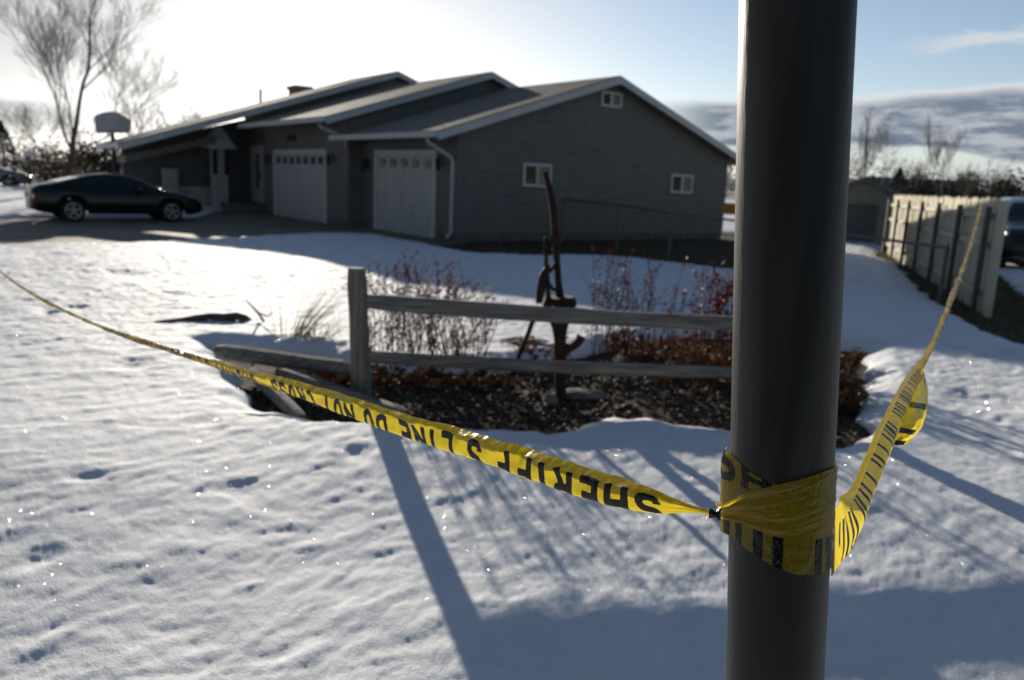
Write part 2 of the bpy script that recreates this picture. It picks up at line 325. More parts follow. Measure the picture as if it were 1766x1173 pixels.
# matted dead grass where the snow has gone along the board fence and the house
g = MB(); r_ = random.Random(15); m_mat = mat('matted grass', (.10, .085, .022), (.22, .18, .05), rough=.9, scale=5, trans=.25)
for poly, n_, keep in ((FSTRIP, 5200, 26), (HSIDE, 3800, 26)):
    xs_ = [p[0] for p in poly]; ys_ = [p[1] for p in poly]; k_n = 0
    while k_n < n_:
        x, y = r_.uniform(min(xs_), min(max(xs_), 16)), r_.uniform(min(ys_), min(max(ys_), keep))
        if not inside(x, y, poly): continue
        k_n += 1; hh = r_.uniform(.03, .10); an = r_.uniform(0, 6.28); w_ = .012; dx, dy = math.cos(an), math.sin(an)
        g.add([(x - dy * w_, y + dx * w_, 0), (x + dy * w_, y - dx * w_, 0), (x + dx * .07, y + dy * .07, hh)], [(0, 1, 2)])
tag(g.build('dead_grass', m_mat), 'matted yellow dead grass along the foot of the board fence and the house', 'grass', kind='stuff')

# hills on the horizon
def hill(d, x0, x1, h, seed, name, m):
    xs = np.linspace(x0, x1, 160); ys = np.array([0, .35, .8, 1.0, 1.6]); P = np.zeros((160, 5, 3))
    prof = h * (.55 + .5 * perlin(xs / 700 + seed, xs * 0 + seed) + .25 * perlin(xs / 190 + seed, xs * 0 + 2.5) + .08 * perlin(xs / 60, xs * 0 + seed))
    prof *= sstep(x0, x0 + 600, xs) * sstep(x1, x1 - 600, xs)
    for j, (q, zz) in enumerate(zip(ys, (-.02, .5, .95, 1, -.02))): P[:, j] = np.stack([xs, d * (1 + .25 * q) + 60 * perlin(xs / 90, xs * 0 + j), prof * zz - .5], -1)
    tag(grid_mesh(P, name, m), kind='structure')
hill(3200, -600, 5200, 120, 2.3, 'hills', mat('haze-tinted pine hills', (.045, .06, .085), (.16, .19, .23), rough=.9, scale=.01, contrast=(.4, .7)))  # blue of the distance haze is mixed into the hill colour

# ------------------------------------------------------------------ the house
HT = math.radians(37.0)
HB = np.array([math.cos(HT), math.sin(HT), 0]); HA = np.array([-math.sin(HT), math.cos(HT), 0]); HG = np.array([-1.55, 20.6, 0])
def hp(a, b, z): return tuple(HG + a * HA + b * HB + np.array([0, 0, z]))
def on_a(px, py, a): q = atp(px, py, HG + a * HA, HA) - HG; return q @ HB, q[2]
def on_b(px, py, b): q = atp(px, py, HG + b * HB, HB) - HG; return q @ HA, q[2]

def lap_mat(name, c1, c2, pitch=.2, rough=.6):
    m = mat(name, c1, c2, rough=rough, scale=3)
    nd, lk = nodes(m); t = nd.new('ShaderNodeTexCoord'); s = nd.new('ShaderNodeSeparateXYZ'); lk.new(t.outputs['Object'], s.inputs[0])
    fr = vmath('FRACT', vmath('DIVIDE', s.outputs['Z'], pitch, lk, nd), None, lk, nd)
    hgt = vmath('SUBTRACT', 1.0, vmath('POWER', fr, 1.0, lk, nd), lk, nd)
    hgt = vmath('MULTIPLY', hgt, mrange(fr, 0, .06, .0, 1, lk, nd), lk, nd)
    bp = nd.new('ShaderNodeBump'); bp.inputs['Strength'].default_value = 1; bp.inputs['Distance'].default_value = .013
    lk.new(hgt, bp.inputs['Height']); lk.new(bp.outputs[0], nd['Principled BSDF'].inputs['Normal']); return m
m_siding = lap_mat('grey lap siding', (.128, .127, .121), (.150, .149, .142))
m_trim = mat('white trim', (.50, .51, .52), (.58, .58, .58), rough=.5, scale=2)
m_door = mat('painted door', (.40, .41, .42), (.45, .46, .47), rough=.45, scale=2)
m_roof = mat('asphalt shingles', (.12, .115, .105), (.27, .255, .235), rough=.85, scale=14, bump=.5, bscale=40, contrast=(.3, .7), bdist=.02)
m_roofrow = m_roof
m_glass = mat('window glass', (.012, .014, .016), rough=.06, spec=.3)
m_curtain = mat('blind behind glass', (.13, .13, .11), (.19, .185, .16), rough=.25, scale=5, stretch=(1, 1, 14))
m_dark = mat('black metal', (.015, .015, .016), rough=.45, metal=.3)
m_found = mat('concrete footing', (.10, .10, .095), (.16, .155, .15), rough=.9, scale=6)
m_porch = lap_mat('shade-toned porch siding', (.10, .10, .11), (.13, .13, .14))  # darker copy of the siding, with the porch shade put into its colour
m_brick = mat('chimney brick', (.13, .07, .05), (.20, .12, .09), rough=.9, scale=20)

house = thing('house', hp(0, 0, 0), 'long grey lap sided house with staggered gables and two garage doors', 'house')
def frame(a, b, z): return hp(a, b, z)
def gable_block(a0, a1, b0, b1, ze, zr, m, br=None):
    br = (b0 + b1) / 2 if br is None else br; g = MB()
    prof = [(b0, .18), (b1, .18), (b1, ze + (0)), (br, zr), (b0, ze)]
    g.prism([hp(a0, b, z) for b, z in prof], np.array(hp(a1, 0, 0)) - np.array(hp(a0, 0, 0)))
    return g.build('wall', m, house)
def footing(a0, a1, b0, b1):
    return MB().box((a0, b0, -.1), (a1, b1, .18), hp).build('footing', m_found, house)
def roof_pair(a0, a1, bl, zl, br, zr, bR, zR, th=.16):
    # two slabs meeting at the ridge, with white bargeboards on the near gable and a fascia/gutter along the left eave
    out = []
    for (b0, z0), (b1, z1) in (((bl, zl), (br, zr)), ((br, zr), (bR, zR))):
        g = MB(); g.prism([hp(a0, b0, z0), hp(a0, b1, z1), hp(a0, b1, z1 - th), hp(a0, b0, z0 - th)], np.array(hp(a1, 0, 0)) - np.array(hp(a0, 0, 0)))
        o = g.build('roof', m_roof, house); out.append(o)
        f = MB(); f.prism([hp(a0 - .035, b0, z0 - .02), hp(a0 - .035, b1, z1 - .02), hp(a0 - .035, b1, z1 - .22), hp(a0 - .035, b0, z0 - .22)], np.array(hp(.033, 0, 0)) - np.array(hp(0, 0, 0)))
        f.build('bargeboard', m_trim, o)
    # shingle courses: thin battens proud of the left slab, which catch the low sun
    n = int(math.hypot(br - bl, zr - zl) / .28); s = MB()
    for i in range(n):
        t0 = (i + .02) / n; t1 = (i + .98) / n
        b0, z0 = bl + (br - bl) * t0, zl + (zr - zl) * t0; b1, z1 = bl + (br - bl) * t1, zl + (zr - zl) * t1
        s.prism([hp(a0 + .004, b0, z0 + .002), hp(a0 + .004, b0, z0 + .016), hp(a0 + .004, b1, z1 + .004), hp(a0 + .004, b1, z1 + .002)], np.array(hp(a1 - .008, 0, 0)) - np.array(hp(a0, 0, 0)))
    s.build('shingles', m_roof, out[0])
    g = MB(); g.box((a0, bl - .13, zl - .16), (a1, bl - .003, zl - .015), hp); g.build('gutter', m_trim, out[0])
    return out

# right garage: gable wall towards the viewer
footing(.02, 5.6, .02, 10.53)
gable_block(0, 5.6, 0, 10.55, 2.72, 4.47, m_siding, 5.1)
roof_pair(-.4, 5.7, -.85, 2.72, 5.05, 4.62, 11.05, 2.58)
# left garage, stepped forward and taller
footing(5.45, 12.6, -.43, 10.3)
gable_block(5.42, 12.6, -.45, 10.3, 3.2, 4.93, m_siding, 4.7)
roof_pair(5.1, 12.7, -1.30, 3.22, 4.5, 5.1, 10.6, 3.08)
# main house behind, its roof running down over the porch
footing(12.65, 16.2, 0.02, 10.4)
gable_block(12.62, 16.2, 0, 10.4, 4.0, 5.55, m_siding, 4.9)
roof_pair(12.25, 16.3, -5.4, 2.30, 4.9, 5.72, 11.0, 3.7)
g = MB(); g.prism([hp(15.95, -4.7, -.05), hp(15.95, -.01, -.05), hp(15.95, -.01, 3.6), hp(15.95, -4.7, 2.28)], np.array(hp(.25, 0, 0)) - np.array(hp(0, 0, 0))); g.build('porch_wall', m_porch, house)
# corner boards
def corner(a, b, z0, z1, sa=-1, sb=-1):
    g = MB(); g.box((a - .03, b - .03, z0), (a + .10, b - .003, z1), hp).box((a - .03, b - .003, z0), (a - .003, b + .10, z1), hp); return g
corner(0, 0, .16, 2.55).build('corner_board', m_trim if False else m_siding, house)
corner(5.42, -.45, .16, 3.05).build('corner_board', m_siding, house)

def window(b0, z0, b1, z1, a=0, right=m_curtain):
    f = MB(); w = .07
    f.box((a - .05, b0, z0), (a - .002, b1, z0 + w), hp).box((a - .05, b0, z1 - w), (a - .002, b1, z1), hp)
    f.box((a - .05, b0, z0 + w), (a - .002, b0 + w, z1 - w), hp).box((a - .05, b1 - w, z0 + w), (a - .002, b1, z1 - w), hp)
    bm = (b0 + b1) / 2; f.box((a - .047, bm - .045, z0 + w), (a - .002, bm + .045, z1 - w), hp)
    o = f.build('window', m_trim, house)
    MB().box((a - .02, b0 + w, z0 + w), (a - .004, bm - .045, z1 - w), hp).build('pane', m_glass, o)
    MB().box((a - .02, bm + .045, z0 + w), (a - .004, b1 - w, z1 - w), hp).build('pane', right, o)
    return o
window(2.05, 1.47, 3.03, 2.09); window(7.84, 1.45, 8.84, 2.03); window(4.70, 3.79, 5.50, 4.21)

def garage_door(a0, a1, b, z1, nwin, cross):
    o = MB().box((a0, b - .02, .0), (a1, b - .003, z1), hp).build('garage_door', m_door, house)
    rows = 5; hh = z1 / rows; g = MB()
    for r in range(rows - 1):
        npn = 8 if a1 - a0 > 3.5 else 6
        for c in range(npn):
            x0 = a0 + (a1 - a0) * (c + .08) / npn; x1 = a0 + (a1 - a0) * (c + .92) / npn
            g.box((x0, b - .032, hh * r + .07), (x1, b - .0205, hh * (r + 1) - .06), hp)
    g.build('door_panel', m_door, o)
    fr_ = MB(); fr_.box((a0 - .14, b - .06, 0), (a0 - .002, b - .003, z1 + .14), hp).box((a1 + .002, b - .06, 0), (a1 + .14, b - .003, z1 + .14), hp).box((a0 - .002, b - .058, z1 + .002), (a1 + .002, b - .003, z1 + .14), hp)
    fr_.build('door_trim', m_trim, house)
    for i in range(nwin):
        c = a0 + (a1 - a0) * (i + .5) / nwin; w = (a1 - a0) / nwin * .27; z0, z2 = z1 - hh + .10, z1 - .10
        p = MB().box((c - w, b - .034, z0), (c + w, b - .021, z2), hp).build('window_pane', m_glass, o)
        q = MB()
        if cross:
            for sx in (-1, 1):
                q.bar([hp(c - w * sx, b - .042, z0), hp(c, b - .042, (z0 + z2) / 2), hp(c - w * sx, b - .042, z2)], .05, .012, HB)
        else:
            q.box((c - .015, b - .045, z0), (c + .015, b - .035, z2), hp)
        q.build('muntin', m_door, p)
garage_door(1.16, 4.38, 0, 2.18, 5, True)
garage_door(7.15, 11.5, -.45, 2.2, 7, False)
# concrete threshold in front of the doors
def lamp(a, b, z):
    g = MB(); g.box((a - .06, b - .02, z - .02), (a + .06, b - .003, z + .22), hp); g.tube([hp(a, b - .02, z + .18), hp(a, b - .12, z + .24), hp(a, b - .16, z + .16)], .015, 6)
    o = g.build('wall_lamp', m_dark, house)
    r = [0.02, .10, .075, .06, .02]; zz = [.17, .12, .10, -.12, -.15]
    MB().tube([hp(a, b - .16, z + q) for q in zz], r, 8).build('lantern', m_dark, o)
lamp(.72, 0, 1.93); lamp(5.02, 0, 1.85); lamp(6.55, -.45, 1.98); lamp(12.1, -.45, 1.95)
MB().box((9.55, -.49, 2.62), (10.3, -.453, 2.86), hp).build('house_number_plate', m_dark, house)
# downspouts
def spout(pts, name='downspout'):
    MB().bar([hp(*p) for p in pts], .085, .065, HB).build(name, m_trim, house)
spout([(.2, -.80, 2.56), (.2, -.78, 2.45), (.16, -.12, 2.12), (.16, -.06, 2.02), (.16, -.06, .25), (.12, -.22, .1)])
spout([(5.75, -1.25, 3.02), (5.7, -1.2, 2.92), (5.55, -.6, 2.68), (5.5, -.5, 2.6), (5.50, -.5, 2.4)])
spout([(.3, 11.0, 2.40), (.2, 11.0, 2.3), (.12, 10.64, 1.95), (.12, 10.62, 1.8), (.12, 10.62, .2)])
# entry door recessed between the left garage and the porch
d0, zt = on_b(408, 240, -.05); d1, _ = on_b(449, 245, -.05)
zt = 2.55
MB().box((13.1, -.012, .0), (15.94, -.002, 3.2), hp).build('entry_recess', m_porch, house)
o = MB().box((13.6, -.09, .35), (15.3, -.013, zt), hp).build('entry_door', m_door, house)
MB().box((14.35, -.11, .9), (14.6, -.091, 2.2), hp).build('pane', m_glass, o)
MB().tube([hp(14.05, -.13, 1.25), hp(14.05, -.13, 1.55)], .03, 6).build('handle', m_dark, o)
f = MB(); f.box((13.36, -.16, .35), (13.59, -.013, zt + .24), hp).box((15.31, -.16, .35), (15.54, -.013, zt + .24), hp).box((13.59, -.158, zt + .003), (15.31, -.013, zt + .24), hp)
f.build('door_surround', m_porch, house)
MB().box((13.2, -1.6, -.05), (17.2, -.165, .32), hp).build('entry_step', m_found, house)
# porch pillar with a small gabled head and two slots
ap = 14.4
b0, z0 = on_a(368, 250, ap); b1, z1 = on_a(394, 338, ap)
m_pil = mat('pillar stone', (.30, .29, .29), (.42, .41, .40), rough=.8, scale=7)
o = MB().box((ap, b0, -.05), (ap + .5, b1, z0), hp).build('porch_pillar', m_pil, house)
bm_, zt_ = (b0 + b1) / 2, z0
MB().prism([hp(ap - .05, b0 - .35, zt_ - .1), hp(ap - .05, b1 + .35, zt_ - .1), hp(ap - .05, bm_, zt_ + .75)], np.array(hp(.6, 0, 0)) - np.array(hp(0, 0, 0))).build('pillar_head', m_trim, o)
for s in (-1, 1): MB().box((ap - .012, bm_ + s * .22 - .09, zt_ - 1.1), (ap - .002, bm_ + s * .22 + .09, zt_ - .15), hp).build('slot', m_dark, o)
g = MB(); g.box((15.6, -4.4, -.05), (15.8, -1.2, .85), hp); g.build('porch_wall', m_pil, house)
b0, z0 = on_a(282, 290, 15.2); b1, z1 = on_a(308, 330, 15.2)
MB().box((15.2, b0, -.05), (15.5, b1, z0), hp).build('porch_pillar', m_pil, house)
# lower porch fascia catching the sun
q0 = on_a(372, 234, 14.0); q1 = on_a(215, 268, 14.0)
MB().prism([hp(14.0, q1[0], q1[1]), hp(14.0, q0[0], q0[1]), hp(14.0, q0[0], q0[1] - .25), hp(14.0, q1[0], q1[1] - .25)], np.array(hp(1.5, 0, 0)) - np.array(hp(0, 0, 0))).build('porch_roof', m_roof, house)
# chimney and vent
qa, qz = on_b(515, 150, 3.9)
o = MB().box((qa - .5, 3.6, 4.8), (qa + .5, 4.3, qz - .12), hp).build('chimney', m_brick, house)
MB().box((qa - .58, 3.52, qz - .118), (qa + .58, 4.38, qz + .02), hp).build('chimney_cap', m_found, o)
MB().tube([hp(qa + 3.2, 3.2, 4.7), hp(qa + 3.2, 3.2, 5.55)], .07, 8).build('vent_pipe', m_dark, house)

# ------------------------------------------------------------------ weathered split-rail fence and fallen rails
m_wood = mat('weathered rail wood', (.13, .118, .105), (.24, .222, .20), rough=.85, scale=9, stretch=(1, 1, 1), bump=.5, bscale=45, bdist=.006)
def wood_mat(name, c1, c2, ax):
    st = [14, 14, 14]; st[ax] = .9
    return mat(name, c1, c2, rough=.85, scale=4, stretch=tuple(st), bump=.7, bscale=6, bdist=.006, detail=6)
m_wx = wood_mat('grey rail wood', (.10, .092, .082), (.25, .235, .215), 0); m_wz = wood_mat('grey post wood', (.12, .108, .092), (.22, .205, .18), 2)
def log(p0, p1, w, d, sides=7, seed=0, n=14, bow=0.0):
    r_ = random.Random(seed); p0 = np.array(p0); p1 = np.array(p1); t = np.linspace(0, 1, n)
    pts = p0 + (p1 - p0) * t[:, None]; pts[:, 2] += bow * np.sin(math.pi * t)
    ax = (p1 - p0) / np.linalg.norm(p1 - p0); a = np.cross(ax, (0, 0, 1)) if abs(ax[2]) < .9 else np.array([1., 0, 0]); a /= np.linalg.norm(a); b = np.cross(a, ax)
    off = [r_.uniform(.78, 1.06) for _ in range(sides)]; V = []
    ph = r_.uniform(0, 9)
    for i in range(n):
        k = .93 + .05 * math.sin(ph + 5 * t[i]) + r_.uniform(-.025, .025)
        tap = min(1, .8 + .2 * min(i, n - 1 - i))
        for j in range(sides):
            an = 2 * math.pi * j / sides + .3
            c, s = math.cos(an), math.sin(an); q = (abs(c) ** 4 + abs(s) ** 4) ** -.25
            V.append(pts[i] + (a * c * d / 2 + b * s * w / 2) * q * off[j] * k * tap)
    f = [(i * sides + j, i * sides + (j + 1) % sides, (i + 1) * sides + (j + 1) % sides, (i + 1) * sides + j) for i in range(n - 1) for j in range(sides)]
    f += [tuple(range(sides - 1, -1, -1)), tuple((n - 1) * sides + j for j in range(sides))]
    return np.array(V), f
PB = atz(624, 692); YF = PB[1]
fence = thing('split_rail_fence', (PB[0], PB[1], 0), 'weathered two rail split fence with a square post at the edge of the garden bed', 'fence')
def on_fence(px, py, dy=0.0): return atp(px, py, (0, YF + dy, 0), np.array([0, 1.0, 0]))
def square_post(ptop, pbot, w, seed):
    V, f = log(pbot, ptop, w, w, 12, seed, 10); return MB().add(V, f)
pt = on_fence(615, 462); pb = on_fence(626, 700); pb[2] = -.15
square_post(pt, pb, .165, 4).build('post', m_wz, fence, bevel=.006)
pr = on_fence(1368, 500); prb = pr.copy(); prb[2] = -.15; prb[0] -= .03
square_post(pr, prb, .16, 5).build('post', m_wz, fence, bevel=.006)
for (x0, y0), (x1, y1), w, s in (((628, 519), (1378, 562), .118, 1), ((630, 615), (1372, 644), .108, 2)):
    a, b = on_fence(x0, y0), on_fence(x1, y1); V, f = log(a, b, w, .085, 9, s, 26, -.02)
    MB().add(V, f).build('rail', m_wx, fence)
def loose(px0, px1, z0, z1, w, d, label, seed):
    a = atz(*px0, z0); b = atz(*px1, z1); V, f = log(a, b, w, d, 9, seed, 16, .0); o = MB().add(V, f).build('fallen_rail', m_wx)
    return tag(o, label, 'fence rail', 'fallen rails beside the fence post')
loose((376, 606), (612, 637), .17, .20, .13, .12, 'fallen grey rail sloping from the snow to the foot of the fence post', 11)
loose((432, 640), (520, 722), .13, .03, .10, .10, 'short broken rail lying across the left corner of the bed', 12)
loose((480, 645), (700, 720), .13, .05, .13, .11, 'dark fallen rail lying on the bed under the standing rails', 13)

# ------------------------------------------------------------------ chain-link fence beside the house
m_galv = mat('galvanised pipe', (.10, .105, .11), (.17, .175, .18), rough=.5, metal=.6, scale=20)
clf_pts = [np.array([1.22, 21.85]), np.array([2.5, 20.0]), np.array([3.35, 17.5]), np.array([5.2, 15.1]), np.array([6.55, 12.2])]
cz = [1.18, 1.15, 1.08, .98, .90]
clf = thing('chain_link_fence', (3.35, 17.5, 0), 'thin grey chain link fence running from the gable wall to the board fence', 'fence')
for p, z in zip(clf_pts, cz): MB().tube([(p[0], p[1], -.1), (p[0], p[1], z), (p[0], p[1], z + .05)], [.035, .035, .01], 8).build('post', m_galv, clf)
MB().tube([(p[0], p[1], z - .01) for p, z in zip(clf_pts, cz)], .024, 6).build('top_rail', m_galv, clf)
g = MB()
for (p, q), (za, zb) in zip(zip(clf_pts[:-1], clf_pts[1:]), zip(cz[:-1], cz[1:])):
    Ln = np.linalg.norm(q - p); n = int(Ln / .13); hh = 1.0
    for i in range(-8, n):
        for sg in (1, -1):
            t0 = i / n; t1 = (i + 8) / n; u0, u1 = (0, 1) if sg > 0 else (1, 0)
            a0, a1 = max(t0, 0), min(t1, 1)
            if a1 <= a0: continue
            f0 = (a0 - t0) / (t1 - t0); f1 = (a1 - t0) / (t1 - t0)
            P_ = []
            for a, f in ((a0, f0), (a1, f1)):
                hgt = (f if sg > 0 else 1 - f); xy = p + (q - p) * a; P_.append((xy[0], xy[1], .04 + hgt * (za + (zb - za) * a - .06)))
            g.tube(P_, .0014, 3, False)
g.build('wire_mesh', m_galv, clf)

# ------------------------------------------------------------------ tall board fence on the right
m_board = wood_mat('cream fence board', (.52, .48, .37), (.66, .61, .48), 2)
m_bpost = mat('grey steel post', (.09, .09, .09), (.13, .13, .13), rough=.6, metal=.4)
BN = atz(1694, 542)[:2]; BF = atz(1530, 438)[:2]; bd = BF - BN; BLn = np.linalg.norm(bd); bd /= BLn; bnrm = np.array([-bd[1], bd[0]])
hN = atp(1704, 342, (*BN, 0), np.array([*bnrm, 0]))[2]; hF = atp(1534, 336, (*BF, 0), np.array([*bnrm, 0]))[2]
bf = thing('board_fence', (*BN, 0), 'tall cream board fence with dark posts, half in shade, at the right side', 'fence')
def fb(t, n, z): p = BN + bd * t + bnrm * n; return (p[0], p[1], z)
nb = 6; rb = random.Random(5)
for i in range(nb):
    t0, t1 = BLn * i / nb, BLn * (i + 1) / nb; nbd = 14; g = MB()
    for j in range(nbd):
        a = t0 + (t1 - t0) * j / nbd + .004; b = t0 + (t1 - t0) * (j + 1) / nbd - .004; zt_ = hN + (hF - hN) * a / BLn + rb.uniform(-.02, .02); o_ = rb.uniform(0, .02)
        g.prism([fb(a, o_, -.05), fb(b, o_, -.05), fb(b, o_, zt_ - .03), fb(b - .03, o_, zt_), fb(a + .03, o_, zt_), fb(a, o_, zt_ - .03)], (bnrm[0] * -.02, bnrm[1] * -.02, 0))
    pn = g.build('board_panel', m_board, bf)
    g = MB()
    for z in (.3, 1.0, hN - .25): g.box((t0 + .05, .045, z - .04), (t1 - .05, .075, z + .04), fb)
    g.build('rail', m_board, pn)
for i in range(nb + 1):
    t = min(BLn * i / nb + .05, BLn); z = hN + (hF - hN) * t / BLn
    if i == 0:
        MB().box((-.32, -.05, -.1), (.0, .03, z - .02), fb).build('end_board', m_board, bf)
    MB().box((t - .05, .08, -.1), (t + .05, .15, z - .12), fb).build('post', m_bpost, bf)
# low tan shed at the end of the board fence
m_shed = lap_mat('tan shed boards', (.22, .20, .16), (.28, .26, .21), .25)
shp = np.array([*atz(1478, 424)[:2], 0]); shd = np.array([.93, -.36, 0]); shn = np.array([.36, .93, 0])
def sf(a, b, z): return tuple(shp + shd * a + shn * b + np.array([0, 0, z]))
shed = thing('shed', shp, 'low tan shed with a dark gable roof at the far end of the board fence', 'shed')
g = MB(); g.prism([sf(-1.6, 0, 0), sf(1.5, 0, 0), sf(1.5, 0, 1.5), sf(-.05, 0, 2.1), sf(-1.6, 0, 1.5)], shn * 2.2); g.build('wall', m_shed, shed)
for a0, z0, a1, z1 in ((-1.8, 1.5, -.05, 2.2), (-.05, 2.2, 1.7, 1.5)):
    MB().prism([sf(a0, -.2, z0), sf(a1, -.2, z1), sf(a1, -.2, z1 - .1), sf(a0, -.2, z0 - .1)], shn * 2.6).build('roof', m_roof, shed)
g = MB(); g.box((-.5, -.03, .02), (.5, -.003, 1.35), sf); g.build('door', m_bpost, shed)

# ------------------------------------------------------------------ rusty antique water pump in the bed
m_rust = mat('rusted iron', (.012, .008, .007), (.05, .02, .011), rough=.75, metal=.35, scale=14, bump=.4, bscale=60, bdist=.004)
DP = 5.72
def pp(x, y, dd=0.0): return atp(x, y, (0, DP + dd, 0), np.array([0, 1.0, 0]))
k_ = DP / 1374.0
pump = thing('water_pump', (*pp(966, 700)[:2], 0), 'rusty antique hand pump with a long curved lever standing behind the fence rails', 'water pump')
def lathe(px_prof, cx, name, parent, depth=0.0, n=18):
    pts = np.array([pp(cx(y), y, depth) for y, r in px_prof]); return MB().tube(pts, [r * k_ for y, r in px_prof], n).build(name, m_rust, parent, smooth=False)
cxf = lambda y: 965 + (y - 520) * .012
col = lathe([(512, 26), (522, 30), (528, 30), (532, 22), (548, 18), (556, 17), (570, 13), (588, 10.5), (600, 12), (606, 12), (610, 10.5), (690, 10), (696, 15), (702, 17), (716, 17)], cxf, 'pump_body', pump)
def ibar(pts, w, d, name, dd=0.0, par=None): return MB().bar([pp(x, y, dd) for x, y in pts], np.array(w) * k_, d, (0, 1, 0)).build(name, m_rust, par or pump, bevel=.003)
ibar([(940, 297), (944, 312), (948.5, 330), (953, 352), (956, 378), (958, 405), (959, 430), (961, 460), (963, 490), (966, 514)], [9, 10, 11, 12, 12.5, 13, 12, 11, 12, 15], .03, 'lever')
ibar([(941, 408), (941.5, 432), (942, 458), (945, 485), (946, 516)], [5, 7, 7, 7, 9], .025, 'link', -.04)
ibar([(944, 470), (951, 466), (957, 455), (961, 452)], [7, 6, 6, 7], .02, 'cross_arm', -.02)
ibar([(946, 488), (954, 499), (965, 501)], [6, 6, 6], .02, 'cross_arm', -.02)
MB().tube([pp(957, 415, -.05), pp(957, 415, .04)], 8 * k_, 10).build('pivot_bolt', m_rust, pump)
MB().tube([pp(942, 425, -.07), pp(942, 425, .0)], 5 * k_, 8).build('pivot_bolt', m_rust, pump)
q_ = [(924, 524), (925.5, 500), (929, 478), (935, 466), (944, 457), (949, 456), (950, 464), (947, 476), (944, 488), (941, 500), (937, 512), (935, 524)]
MB().prism([pp(x, y, -.05) for x, y in q_], (0, .035, 0)).build('quadrant', m_rust, pump, bevel=.004)
ibar([(920, 550), (911, 575), (902, 597), (890, 625), (878, 652), (868, 680)], [9, 8, 7.5, 7, 7, 6], .025, 'foot_strut', -.03)
MB().tube([pp(972, 600), pp(984, 600), pp(993, 594), pp(1000, 586), pp(1003, 580)], np.array([9, 8, 8, 8, 9]) * k_, 10).build('spout', m_rust, pump)
# pale boulder behind the pump foot
m_rock = mat('pale rock', (.09, .085, .078), (.20, .185, .17), rough=.85, scale=6, bump=.5, bscale=25)
def boulder(px, py, rx, ry, rz, label, seed):
    c = atz(px, py); n1, n2 = 20, 12; a = np.linspace(0, 2 * math.pi, n1, endpoint=False); b = np.linspace(-1.2, 1.5, n2); A, B = np.meshgrid(a, b, indexing='ij')
    k = 1 + .25 * perlin(np.cos(A) * 1.5 + seed, np.sin(A) * 1.5 + B)
    P = np.stack([c[0] + rx * np.cos(A) * np.cos(B) * k, c[1] + ry * np.sin(A) * np.cos(B) * k, .01 + rz * (np.sin(B) + .5) * k], -1)
    P[:, -1] = P[:, -1].mean(0)
    return tag(grid_mesh(P, 'rock', m_rock, closed_u=True), label, 'rock')
boulder(1000, 688, .22, .10, .04, 'long pale rock lying behind the foot of the pump', 1.0)
boulder(948, 700, .06, .05, .05, 'small tan stone touching the foot of the pump', 4.0)
boulder(905, 612, .34, .2, .10, 'rounded snow coloured rock behind the lower rail', 7.0)

# ------------------------------------------------------------------ shrubs
m_stem = mat('red brown stem', (.055, .020, .014), (.11, .045, .030), rough=.8, scale=30)
m_stem2 = mat('brown stem', (.05, .03, .018), (.10, .065, .04), rough=.8, scale=30)
m_leafr = mat('dry red leaf', (.10, .012, .008), (.20, .045, .015), rough=.6, scale=40, trans=.3)
m_leafb = mat('dry brown leaf', (.09, .035, .012), (.19, .09, .03), rough=.7, scale=40, trans=.3)
m_leafy = mat('yellow leaf', (.22, .16, .02), (.32, .24, .04), rough=.7, scale=40, trans=.35)
m_grass = mat('straw grass', (.20, .15, .075), (.36, .28, .16), rough=.8, scale=30, trans=.2)
LEAFQ = np.array([(-1, 0, 0), (-.2, .5, .12), (.9, .1, .2), (-.1, -.5, .1)])
def rot_rand(r_): return np.array(Matrix.Rotation(r_.uniform(0, 6.28), 3, 'Z') @ Matrix.Rotation(r_.uniform(-1.4, 1.4), 3, 'X') @ Matrix.Rotation(r_.uniform(-1, 1), 3, 'Y'))
def shrub(x, y, z, h, spread, stems, label, seed, mst=None, mlf=None, leaf=.018, dens=10, base=.12, top=.35, twig=3, rad=.0045, group='barberry shrubs in the garden bed', name='barberry_shrub', cat='shrub', upright=1.0):
    r_ = random.Random(seed); t = thing(name, (x, y, z), label, cat, group); S = MB(); Lf = MB(); nl = 0
    for i in range(stems):
        an = r_.uniform(0, 6.28); rr = base * math.sqrt(r_.random()); p = np.array([x + rr * math.cos(an), y + rr * math.sin(an), z - .03])
        hh = h * r_.uniform(.55, 1.0); an2 = an + r_.uniform(-.6, .6); out = spread * r_.uniform(.15, 1) * (rr / base * .7 + .3); n = 6
        pts = [p + np.array([math.cos(an2) * out * (q ** 1.3), math.sin(an2) * out * (q ** 1.3), hh * (q ** (.9 * upright))]) + np.array([r_.gauss(0, .022), r_.gauss(0, .022), 0]) * (q > 0) for q in np.linspace(0, 1, n)]
        S.tube(pts, np.linspace(rad, rad * .4, n), 4, False)
        nodes_ = [(pts[k], pts[k + 1]) for k in range(1, n - 1)]
        ends = []
        for k in range(twig):
            a, b = r_.choice(nodes_); o_ = a + (b - a) * r_.random(); d = np.array([r_.gauss(0, 1), r_.gauss(0, 1), r_.uniform(.5, 2.2)]); d *= h * r_.uniform(.08, .22) / np.linalg.norm(d)
            S.tube([o_, o_ + d * .6 + np.array([r_.gauss(0, .006)] * 3), o_ + d], [rad * .5, rad * .4, rad * .25], 3, False); ends.append((o_, o_ + d))
        for k in range(dens):
            a, b = r_.choice(ends + [(pts[-2], pts[-1])] + ([nodes_[-1]] if top > .3 else nodes_)); c = a + (b - a) * r_.random() + np.array([r_.gauss(0, .012)] * 3)
            s = leaf * r_.uniform(.6, 1.2); Lf.add((LEAFQ * s) @ rot_rand(r_).T + c, [(0, 1, 2, 3)])
    S.build('stems', mst or m_stem, t); Lf.build('leaves', mlf or m_leafr, t); return t
def bed_at(px, py): p = atz(px, py, .02); return p[0], p[1], .0
